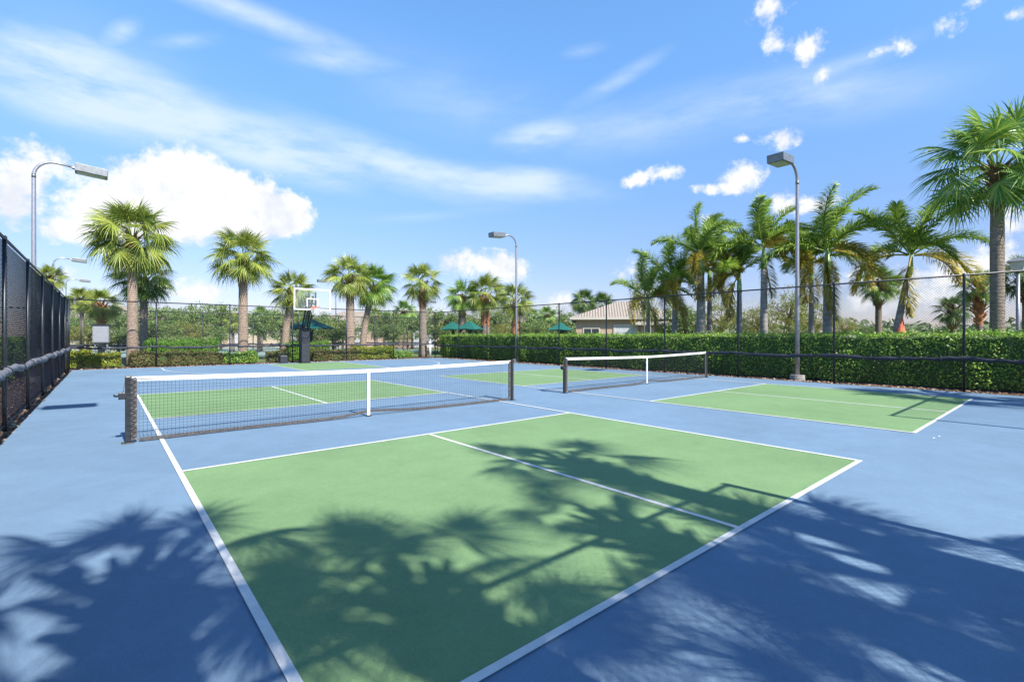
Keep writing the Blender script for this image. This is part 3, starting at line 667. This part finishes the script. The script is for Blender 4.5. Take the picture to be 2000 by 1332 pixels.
# ---- foxtail palms
WIND = norm([.86, -.5, 0])
def frond(b, rnd, az_, elv, L, wind=.5, grav=.55, dens=60, leaf=.5):
    d = np.array([math.cos(az_) * math.cos(elv), math.sin(az_) * math.cos(elv), math.sin(elv)]); p = np.zeros(3) + d * .1
    n = 16; ds = L / n; P = [p]; D = [d]
    for i in range(n):
        t = i / n
        d = norm(d + (WIND * wind * (.4 + t) - UP * grav * (.5 + 1.3 * t)) * ds); p = p + d * ds; P.append(p); D.append(d)
    b.tube(P, [.028 * (1 - .8 * i / n) + .003 for i in range(n + 1)], 4, caps=False)
    for j in range(dens):
        t = .14 + .86 * (j / dens) ** .95; f = t * n; i = min(int(f), n - 1); u = f - i; pp = P[i] * (1 - u) + P[i+1] * u; dd = norm(D[i] * (1 - u) + D[i+1] * u)
        s1 = norm(np.cross(dd, UP) + 1e-6); s2 = np.cross(s1, dd)
        for q in range(4):
            th = rnd.uniform(-.35, .35) + (0, math.pi, .9, math.pi - .9)[q]
            out = s1 * math.cos(th) + s2 * math.sin(th)
            l = leaf * (.45 + .75 * math.sin(math.pi * min(1, .12 + t * .86))) * rnd.uniform(.8, 1.15)
            e = norm(dd * rnd.uniform(.5, .85) + out); m_ = pp + e * l * .55; e2 = norm(e - UP * .5 + WIND * .35 * wind); tip = m_ + e2 * l * .5
            w = .019; sd_ = norm(np.cross(e, out + UP * .3))
            b.add([pp - sd_*w*.5, pp + sd_*w*.5, m_ + sd_*w, m_ - sd_*w, tip], [(0,1,2,3), (3,2,4)])
def foxtail(pos, crpy, tpx, toppy, label, seed, nf=9, lean=0., top=None, spear=False, L=None, sheath=False, hang=1, leaf=.45):
    x, y, d = pos; rnd = random.Random(seed); zc = zz(crpy, d); k = (zz(toppy, d) - zc); tw = tpx / 938.4 * d / stretch(pos) * .82
    root = empty('foxtail_palm', (x, y, 0), label, 'palm tree', 'foxtail palms along the right hedge')
    lx, ly = lean * .763, -lean * .646
    sh = .85; H = zc - sh
    pts = [(lx * (i/12) ** 1.3 * H / zc, ly * (i/12) ** 1.3 * H / zc, -.1 + (H + .1) * i / 12) for i in range(13)]
    MB().tube(pts, [tw / 2 * (1.18 - .36 * (i/12) + .1 * math.sin(3.14 * i / 12)) for i in range(13)], 14).build('trunk', M['royal'], root, smooth=True)
    MB().tube([pts[-1], (lx * .97, ly * .97, zc - .45), (lx, ly, zc + .12)], [tw * .46, tw * .42, tw * .16], 12).build('crownshaft', M['shaft'], root, smooth=True)
    L = L or k * 1.25
    b = MB(); bo = MB()
    nf -= 1
    for i in range(nf):
        t = i / nf; az_ = i * 2.39996 + rnd.uniform(-.3, .3) + seed; elv = R(80 - 66 * t)
        frond(b, rnd, az_, elv, L * rnd.uniform(.85, 1.08), wind=.38, grav=.32 + .28 * t, leaf=leaf)
    for i in range(3 + hang):
        frond(bo, rnd, rnd.uniform(0, 6.28), R(rnd.uniform(-5, 25)) if i < 3 else R(-60), L * rnd.uniform(.75, .95), wind=.3, grav=1.0, leaf=leaf)
    if spear: b.tube([(0, 0, 0), (-.12 * k, .05, k * .7), (-.28 * k, .1, k * 1.35)], [.03, .02, .003], 5)
    o = b.build('crown', M['foxtail'], root); o.location = (lx, ly, zc)
    o = bo.build('old_fronds', M['foxtail_y'], root); o.location = (lx, ly, zc)
    if sheath:
        s_ = MB().tube([(0, 0, 0), (.02, 0, .5), (.1, 0, .9), (.12, 0, 1.5)], [.26, .2, .12, .02], 10); s_ = s_.build('dry_sheath', M['sheath'], root, smooth=True); s_.location = (.12, -.25, .9)
    return root
foxtail(onX(1266, 17.2), 585, 10, 508, 'shortest foxtail palm at the left end of the row, over the house roof', 11, nf=8, leaf=.4)
foxtail(onX(1318, 17.2), 552, 14, 470, 'second foxtail palm from the left, bushy crown blown right', 12, nf=9)
foxtail(onX(1369, 17.0), 500, 20, 418, 'tall foxtail palm with a thick double looking trunk, third from the left', 13, nf=10)
foxtail(onX(1386, 18.4), 520, 12, 450, 'slim foxtail palm tucked just behind the third thick trunk', 23, nf=7)
foxtail(onX(1444, 17.4), 535, 14, 465, 'foxtail palm with a pale green crownshaft left of the spear topped one', 14, nf=8)
foxtail(onX(1492, 17.2), 485, 17, 400, 'foxtail palm with a bare spear leaf pointing up', 15, nf=10, spear=True)
foxtail(onX(1585, 18.2), 515, 13, 440, 'foxtail palm behind the right lamp post pole', 16, nf=9, hang=2)
foxtail(onX(1616, 17.0), 492, 21, 350, 'tallest foxtail palm, right of the lamp post', 17, nf=9, L=2.75, hang=2)
foxtail(onX(1738, 17.2), 500, 18, 405, 'leaning foxtail palm with a red dry sheath at its trunk', 18, nf=9, lean=.75, L=2.5, sheath=True)

# ------------------------------------------------------------------ hedges and shrubs
def leaves_on(b, rnd, p, n_, size, spread=1.5):
    """one leaf: small pointed rhombus facing roughly along n_"""
    d = norm(n_ + np.array([rnd.uniform(-1, 1), rnd.uniform(-1, 1), rnd.uniform(-.5, 1)]) * spread)
    a = norm(np.cross(d, np.array([rnd.uniform(-1, 1), rnd.uniform(-1, 1), rnd.uniform(-1, 1)]))); c = np.cross(d, a)
    L = size * rnd.uniform(.7, 1.3); w = L * .48
    b.add([p - a * L * .5, p + c * w * .5, p + a * L * .6, p - c * w * .5], [(0, 1, 2, 3)])
def lump(x, y, seed=0.):
    return .5 * math.sin(x * 1.7 + seed) * math.sin(y * 2.3 + seed * 2) + .3 * math.sin(x * 4.1 + 1 + seed) + .2 * math.sin(x * 7.3 + y * 5.1 + seed)
def hedge(name, L, W_, H, n, size, matn, label, loc, rz=0, seed=1, cat='hedge', amp=.10, group=None, flat=True, holes=.0):
    rnd = random.Random(seed); root = empty(name, (*loc, 0), label, cat, group, rz=rz); b = MB()
    area = [L * H * 1.0, L * H * .45, L * W_ * .9, W_ * H, W_ * H]; tot = sum(area)
    for _ in range(n):
        r = rnd.random() * tot; k = 0
        while r > area[k]: r -= area[k]; k += 1
        u = rnd.uniform(0, L); v = rnd.uniform(-W_/2, W_/2); z = rnd.uniform(.04, H)
        dep = abs(rnd.gauss(0, .06)) - (rnd.uniform(0, .09) if rnd.random() < .08 else 0)
        if k == 0: l_ = lump(u, z, seed); p = np.array([u, -W_/2 - amp * l_ + dep, z]); n_ = np.array([0, -1., .25])
        elif k == 1: p = np.array([u, W_/2 + amp * lump(u, z, seed) - dep, z]); n_ = np.array([0, 1., .2])
        elif k == 2: p = np.array([u, v, H + (.45 if flat else 1.2) * amp * lump(u, v, seed) - dep * .7 + (rnd.uniform(0, .13) if rnd.random() < .12 else 0)]); n_ = np.array([0, 0, 1.])
        elif k == 3: p = np.array([-amp * lump(v, z, seed) + dep, v, z]); n_ = np.array([-1., 0, .2])
        else: p = np.array([L + amp * lump(v, z, seed) - dep, v, z]); n_ = np.array([1., 0, .2])
        if holes and z < H * .35 and k == 0 and math.sin(u * 1.9 + seed) + math.sin(u * .7) > 1.2 - holes and rnd.random() < .75: continue
        leaves_on(b, rnd, p, n_, size)
    b.build('leaves', M[matn], root)
    # inner twig mass, knobbly so it never reads as a flat box
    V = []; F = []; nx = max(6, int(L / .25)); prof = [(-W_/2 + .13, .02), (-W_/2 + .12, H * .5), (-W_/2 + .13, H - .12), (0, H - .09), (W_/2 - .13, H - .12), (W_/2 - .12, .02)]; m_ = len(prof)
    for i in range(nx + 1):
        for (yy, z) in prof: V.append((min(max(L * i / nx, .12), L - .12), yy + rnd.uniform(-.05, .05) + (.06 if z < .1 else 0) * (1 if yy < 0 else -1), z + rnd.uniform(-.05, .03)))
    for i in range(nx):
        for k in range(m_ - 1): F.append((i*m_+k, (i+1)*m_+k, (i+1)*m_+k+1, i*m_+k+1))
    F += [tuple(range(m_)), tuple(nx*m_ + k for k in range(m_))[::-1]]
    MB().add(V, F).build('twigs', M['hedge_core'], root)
    return root
# main hedge runs along the right fence; local x -> world -y
hedge('clipped_hedge', 31.0, 1.5, 1.53, 64000, .068, 'hedge', 'long tall clipped green hedge behind the right fence', (14.95, 20.6), rz=R(-90), seed=2, holes=.3, amp=.16)
GS = 'low shrubs behind the far fence'
def shrub(px0, px1, Y, h, n, matn, label, seed, W_=.9, size=.085, amp=.14):
    x0 = onY(px0, Y)[0]; x1 = onY(px1, Y)[0]; hedge('shrub', x1 - x0, W_, h, n, size, matn, label, (x0, Y), seed=seed, cat='shrub', amp=amp, group=GS, flat=False)
shrub(137, 178, 20.8, .78, 2600, 'shrub_y', 'yellow green shrub at the left fence corner', 3)
shrub(180, 236, 20.8, .66, 3200, 'shrub_y', 'low yellow green shrub below the grey cabinet', 4)
shrub(256, 330, 20.7, .62, 3800, 'shrub_o', 'olive shrub right of the biggest palm trunk', 5)
shrub(285, 425, 22.3, 1.18, 7500, 'shrub_g', 'tall bright green shrub row between the two left palms', 6, W_=1.2)
shrub(332, 430, 20.7, .6, 4200, 'shrub_o', 'olive brown shrub below the tall bright green row', 7)
shrub(436, 500, 20.8, .55, 3000, 'hedge', 'dark green mound at the foot of the second palm', 8)
shrub(522, 560, 20.9, .6, 1800, 'shrub_o', 'brownish low shrub left of the hoop post', 9)
shrub(560, 640, 21.9, 1.05, 5200, 'shrub_g', 'bright green shrub behind the hoop post', 10, W_=1.1)
shrub(608, 700, 20.8, .6, 4000, 'shrub_o', 'olive shrub right of the hoop post', 11)
shrub(690, 765, 20.9, .78, 4600, 'shrub_y', 'yellow green shrub right of the palm pair', 12)
shrub(760, 800, 20.7, .42, 1400, 'hedge', 'tiny dark shrub at the right end of the far planting', 13)
shrub(868, 905, 20.9, .62, 2300, 'shrub_y', 'orange tinged shrub at the hedge end', 14)
shrub(300, 420, 24.5, 1.35, 3800, 'oak', 'grey green bush behind the bright shrub row', 21, W_=1.6)
# strip of planting behind the left fence
hedge('side_hedge', 26, 1.2, 1.35, 15000, .10, 'hedge', 'dark hedge behind the left fence', (-6.6, -6), rz=R(90), seed=9, amp=.22)

# ------------------------------------------------------------------ broadleaf trees
def tree_mb(seed, rad=2.6, H=5.2, nclump=46, per=70, size=.16, flat=.75, trunk=True):
    rnd = random.Random(seed); lv = MB(); tr = MB(); c0 = H - rad * flat
    tr.tube([(0, 0, -.1), (.1, .05, c0 * .45), (.05, -.05, c0)], [.16, .12, .09], 8)
    for i in range(nclump):
        a = rnd.uniform(0, 6.28); el_ = math.asin(rnd.uniform(-1, 1)); r = rad * rnd.uniform(.35, 1.)
        c = np.array([r * math.cos(a) * math.cos(el_), r * math.sin(a) * math.cos(el_), c0 + r * flat * math.sin(el_)])
        if i % 3 == 0: tr.tube([(.05, -.05, c0 * .8), tuple(c * [.5, .5, 0] + [0, 0, (c[2] + c0) / 2]), tuple(c)], [.06, .035, .01], 5)
        cr = rad * rnd.uniform(.16, .34)
        for j in range(per):
            n_ = norm([rnd.gauss(0, 1), rnd.gauss(0, 1), rnd.gauss(.2, 1)]); p = c + n_ * cr * rnd.uniform(.3, 1.05) * [1, 1, .75]
            leaves_on(lv, rnd, p, n_, size, 1.)
    return lv, tr
TM = {}
def tree(x, y, H, rad, label, kind='oak', seed=0, group=None, name='broadleaf_tree', flat=.75, cat='tree'):
    k = (kind, seed % 3)
    if k not in TM:
        sp_ = dict(nclump=84, per=62, size=.19) if kind != 'lime' else dict(nclump=90, per=50, size=.15)
        l, t = tree_mb(100 + seed % 3 + (7 if kind == 'lime' else 0), **sp_); TM[k] = (l.mesh('crown', M[kind]), t.mesh('trunk', M['wood'], True))
    root = empty(name, (x, y, 0), label, cat, group, rz=seed * 1.3)
    for nm, me in zip(('crown', 'trunk'), TM[k]):
        o = link(nm, me, root); o.scale = (rad / 2.6, rad / 2.6, H / 5.2)
GT = 'broadleaf trees beyond the far fences'
def tp(px, d, top, rpx, label, kind='oak', seed=0, group=GT):
    x, y, d = atd(px, d); tree(x, y, zz(top, d), rpx / 938.4 * d, label, kind, seed, group)
for i, a in enumerate((
    (310, 42, 588, 46, 'grey green tree right of the biggest left palm'), (372, 46, 586, 50, 'grey green tree between the two tallest left palms'), (432, 50, 590, 44, 'grey green tree left of the second tall palm'),
    (505, 44, 598, 44, 'tree with bare lower limbs right of the second tall palm'), (548, 54, 600, 40, 'tree behind the short leaning palm'), (615, 50, 606, 44, 'tree behind the backboard'), (655, 46, 612, 42, 'tree left of the palm pair'),
    (752, 46, 598, 44, 'bushy tree right of the palm pair'), (805, 56, 606, 40, 'tree left behind the lone palm'), (862, 46, 596, 44, 'bushy tree right of the lone palm'), (915, 56, 606, 40, 'tree behind the leftmost low palm'), (975, 52, 604, 44, 'tree behind the middle low palm'),
    (1035, 48, 618, 36, 'tree right of the middle lamp post'), (1085, 54, 598, 40, 'dark tree left of the cream house'), (230, 40, 600, 44, 'tree behind the grey cabinet'), (170, 46, 606, 40, 'tree at the left fence corner'))):
    tp(*a, seed=i)
GR = 'trees behind the foxtail palm row'
for i, a in enumerate(((1258, 34, 512, 30, 'thin leafy tree peeking left of the shortest foxtail palm', 'lime'), (1335, 40, 588, 46, 'olive tree between the second and third foxtail palms', 'oak'), (1412, 34, 572, 42, 'round yellow green tree behind the foxtail row', 'lime'),
    (1480, 36, 590, 44, 'yellow green tree behind the spear topped palm', 'lime'), (1540, 32, 560, 46, 'sparse yellow green tree left of the right lamp post', 'lime'), (1592, 34, 588, 46, 'orange tinged tree right of the right lamp post', 'lime'), (1648, 42, 612, 26, 'small green tree right of the tallest foxtail palm', 'lime'),
    (1690, 60, 630, 30, 'small far palm like tree left of the leaning palm', 'oak'))):
    tp(*a[:5], kind=a[5], seed=i, group=GR)
GL = 'trees behind the left fence'
for i, (x, y, H, r_, lb) in enumerate(((-9.2, 3.5, 4.6, 2.2, 'nearest tree seen through the left fence'), (-9.0, 9.5, 4.5, 2.2, 'second tree seen through the left fence'), (-9.6, 15.5, 4.3, 2.1, 'third tree seen through the left fence'), (-9.5, 22, 4.2, 2.2, 'farthest tree behind the left fence'))):
    tree(x, y, H, r_, lb, 'oak', i + 1, GL)

GB = 'bushes beyond the far fence'
for i, (px, d, hh, r_) in enumerate(((170,30,1.9,1.7),(232,31,1.7,1.6),(300,33,2.3,1.9),(352,36,2.4,2.0),(398,38,2.2,1.9),(440,41,1.9,1.8),(500,40,1.7,1.6),(590,38,1.8,1.8),(650,37,2.3,1.7),(668,41,2.6,2.0),(722,40,2.1,1.9),(768,43,2.3,1.9),(812,44,1.8,1.7),(862,44,2.3,2.0),(930,42,2.2,1.8),(985,44,2.4,1.9),(1045,43,2.6,2.0),(1078,46,2.6,2.0))):
    if px in (440, 500, 722, 812): continue
    x, y, _ = atd(px, d); tree(x, y, hh + .4, r_ , ('leafy bush', 'dense bush', 'rounded bush')[i % 3] + ' beyond the far fence, %s' % ('in front of the cabinet palm','right of the cabinet','left of the tall bright shrubs','behind the tall bright shrubs','at the right end of the bright shrubs','left of the second tall palm','right of the second tall palm','behind the hoop arms','right of the hoop post','left of the palm pair','right of the palm pair','between the palm pair and the lone palm','left of the lone palm','right of the lone palm','between the green canopies','behind the middle low palm','right of the middle lamp post','left of the cream house')[i], 'oak' if i % 3 else 'lime', i, GB, 'bush', cat='bush')
for i, (x, y, H, r_) in enumerate(((-8.3,1.2,2.7,1.5),(-8.6,4.8,3.0,1.7),(-8.2,8.0,2.6,1.6),(-8.7,11.2,3.1,1.8),(-8.3,14.4,2.7,1.7),(-8.6,18.0,2.8,1.8))):
    tree(x, y, H, r_, ('nearest', 'second', 'third', 'fourth', 'fifth', 'farthest')[i] + ' tall bush behind the left fence', 'oak', i, 'tall bushes behind the left fence', 'bush', cat='bush')
# far woods all round the horizon
rnd = random.Random(77); b = MB()
for i in range(5200):
    px = rnd.uniform(60, 2060); d = rnd.uniform(120, 175)
    if px < 1200: d *= .9
    x, y, _ = atd(px, d); H = 4.2 + 1.6 * (math.sin(x * .11) * math.sin(y * .13 + 1)) + rnd.uniform(-.3, 1.0); z = rnd.uniform(.3, 1) ** .7 * H
    leaves_on(b, rnd, np.array([x, y, z]), np.array([0, 0, 1.]), 1.9, 1.3)
tag(b.build('distant_woods', M['far']), 'low distant line of woods along the horizon', kind='stuff')

# ------------------------------------------------------------------ houses and canopies
def house(x, y, rz, W_, D, eave, ridge, label, wall='stucco', roof='roof', garage=None, windows=(), cols=(), ov=.5):
    root = empty('house', (x, y, 0), label, 'house', None, rz=rz)
    wl = MB().box(-W_/2, W_/2, 0, D, -.1, eave - .02).build('wall', M[wall], root)
    a = W_/2 + ov; h = D/2; rx = max(W_/2 - D/2, .3)
    MB().add([(-a,-ov,eave),(a,-ov,eave),(a,D+ov,eave),(-a,D+ov,eave),(-rx,h,ridge),(rx,h,ridge)], [(0,1,5,4),(1,2,5),(2,3,4,5),(3,0,4),(3,2,1,0)]).build('roof', M[roof], root)
    MB().box(-a-.02, a+.02, -ov-.04, -ov, eave-.2, eave+.02).box(-a-.02, a+.02, D+ov, D+ov+.04, eave-.2, eave+.02).box(a, a+.04, -ov, D+ov, eave-.2, eave+.02).box(-a-.04, -a, -ov, D+ov, eave-.2, eave+.02).build('fascia', M['trim'], root)
    for g in (garage or []):
        b = MB(); n = 4; z1 = 2.3
        for k in range(n): b.box(g[0], g[1], -.05, -.02, k * z1 / n + .01, (k + 1) * z1 / n - .012)
        gd = b.build('garage_door', M['garage'], root)
        MB().box(g[0]-.14, g[0]-.002, -.08, -.001, 0, z1).box(g[1]+.002, g[1]+.14, -.08, -.001, 0, z1).box(g[0]-.14, g[1]+.14, -.08, -.001, z1+.002, z1+.18).build('door_frame', M['trim'], gd)
    for (x0, x1, z0, z1) in windows:
        f = MB().box(x0-.1, x1+.1, -.06, -.001, z0-.1, z0).box(x0-.1, x1+.1, -.06, -.001, z1, z1+.1).box(x0-.1, x0-.001, -.06, -.001, z0, z1).box(x1+.001, x1+.1, -.06, -.001, z0, z1).box((x0+x1)/2-.03, (x0+x1)/2+.03, -.05, -.001, z0, z1).build('window_frame', M['trim'], root)
        MB().box(x0, x1, -.03, -.004, z0, z1).build('pane', M['glass'], f)
    for cx in cols:
        MB().box(cx-.18, cx+.18, -ov-.0, -ov+.32, 0, eave-.21).box(cx-.24, cx+.24, -ov-.05, -ov+.37, 0, .3).build('column', M['trim'], root)
    return root
hx, hy, _ = atd(1222, 42)
house(hx, hy, -R(50), 8.6, 7.6, 3.1, 4.75, 'cream stucco house with a hipped tile roof behind the right hedge', wall='stucco_pink', garage=[(-.9, .9)], windows=[(-3.6, -2.3, .9, 2.1), (2.4, 3.4, .9, 2.2)], cols=(1.9, 4.0))
hx, hy, _ = atd(1318, 41)
house(hx, hy, -R(50), 5.6, 6, 2.6, 3.75, 'lower wing of the cream house behind the foxtail trunks', wall='stucco', windows=[(-1.7, -.8, .9, 2.1), (.6, 1.5, .9, 2.1)], cols=(-2.2, 0, 2.2))
for (px, d, W_, e, r_, lb, wl, rf) in ((432, 62, 9, 2.6, 4.6, 'pale house seen between the second palm and the bright shrubs', 'stucco', 'roof_brown'), (548, 64, 9, 2.6, 4.7, 'pale house behind the short leaning palm', 'stucco', 'roof_brown'), (690, 66, 12, 2.8, 5.0, 'peach house behind the palm pair', 'stucco_pink', 'roof'), (800, 60, 11, 2.9, 4.9, 'long peach house behind the lone palm', 'stucco_pink', 'roof'), (190, 52, 11, 2.9, 4.9, 'cream house behind the grey cabinet', 'stucco', 'roof'), (330, 58, 10, 2.8, 4.5, 'peach house behind the tall bright shrub row', 'stucco_pink', 'roof_brown'), (900, 64, 9, 2.6, 4.4, 'cream house behind the green canopies', 'stucco', 'roof_brown'), (1650, 110, 12, 2.6, 4.2, 'far house with reddish roof at the horizon right of the tallest palm', 'stucco', 'roof_brown'), (1020, 66, 8, 2.7, 4.3, 'peach house beside the middle lamp post', 'stucco_pink', 'roof')):
    x, y, _ = atd(px, d); house(x, y, -R(38), W_, 7, e, r_, lb, wall=wl, roof=rf, garage=[(.4, 3.2)], windows=[(-3.2, -1.8, .9, 2.1)])
x, y = -22, 8
house(x, y, R(90), 16, 8, 2.9, 4.6, 'peach house beyond the left fence', wall='stucco_pink', windows=[(-5, -3.6, .9, 2.1), (1, 2.4, .9, 2.1)])

def canopy(px, d, wpx, label, rz=0):
    x, y, d = atd(px, d); root = empty('shade_canopy', (x, y, 0), label, 'shade canopy', 'green shade canopies beyond the far fence', rz=rz); w = wpx / 938.4 * d / 2
    z0, z1 = 1.95, 2.65
    cn = MB().add([(-w,-w,z0),(w,-w,z0),(w,w,z0),(-w,w,z0),(0,0,z1),(0,-w,z0+.06),(w,0,z0+.06),(0,w,z0+.06),(-w,0,z0+.06)], [(0,5,4),(5,1,4),(1,6,4),(6,2,4),(2,7,4),(7,3,4),(3,8,4),(8,0,4)])
    o = cn.build('canopy', M['canvas'], root); md = o.modifiers.new('thick', 'SOLIDIFY'); md.thickness = .02
    b = MB()
    for s in (1, -1):
        b.tube([(s*w*.05, 0, 1.0), (s*w*.12, 0, z0-.2), (s*w*.4, 0, z0+.12), (s*w*.75, 0, z0+.02), (s*w*.95, 0, z0-.02)], .035, 6)
        b.tube([(0, s*w*.05, 1.0), (0, s*w*.12, z0-.2), (0, s*w*.4, z0+.12), (0, s*w*.75, z0+.02), (0, s*w*.95, z0-.02)], .035, 6)
    b.build('brackets', M['greenmetal'], root); MB().tube([(0,0,0),(0,0,z1)], .05, 10).build('post', M['greenmetal'], root)
    bn = MB().box(-.9, .9, -.75, -.4, .42, .47).box(-.8, -.74, -.7, -.45, 0, .42).box(.74, .8, -.7, -.45, 0, .42); bn.build('bench', M['greenmetal'], root)
canopy(607, 33, 70, 'green shade canopy behind the hoop post', .75)
canopy(885, 38, 40, 'green shade canopy left of the three low palms', .7)
canopy(918, 37, 42, 'green shade canopy between the low palms', .5)
canopy(1095, 41, 44, 'green shade canopy beside the cream house wall', .6)

# ------------------------------------------------------------------ small things behind the far fence
x, y, d = onY(198, 20.9)
cb = empty('utility_cabinet', (x, y, 0), 'grey utility cabinet on two legs behind the left end of the far fence', 'utility cabinet', rz=-R(12))
MB().box(-.29, .29, -.12, .12, 1.15, 1.93).build('body', M['cab'], cb, bevel=.01)
MB().box(-.26, .26, -.135, -.121, 1.18, 1.88).build('door', M['cab'], cb, bevel=.004)
MB().box(-.32, .32, -.15, .15, 1.93, 2.0).build('lid', M['post'], cb, bevel=.008)
for s in (-1, 1): MB().box(s*.22-.03, s*.22+.03, -.03, .03, 0, 1.15).build('leg', M['galv'], cb)
x, y, d = onY(840, 21.2)
wp = empty('bollard', (x, y, 0), 'white pipe bollard with a grey top near the far fence corner', 'bollard')
MB().tube([(0,0,0),(0,0,1.15)], .085, 14).build('pipe', M['whitepipe'], wp, smooth=True)
MB().tube([(0,0,1.15),(0,0,1.2),(0,0,1.26)], [.12,.12,.05], 14).build('cap', M['galv'], wp, smooth=True)
# paint fleck markers near the right court corner
b = MB()
for (x0, y0) in ((5.35, -7.02), (5.55, -7.05)): b.add([(x0-.03, y0-.012, .006), (x0+.035, y0-.01, .006), (x0+.03, y0+.014, .006), (x0-.035, y0+.01, .006)], [(0,1,2,3)])
tag(b.build('paint_flecks', M['line']), None, kind='structure')
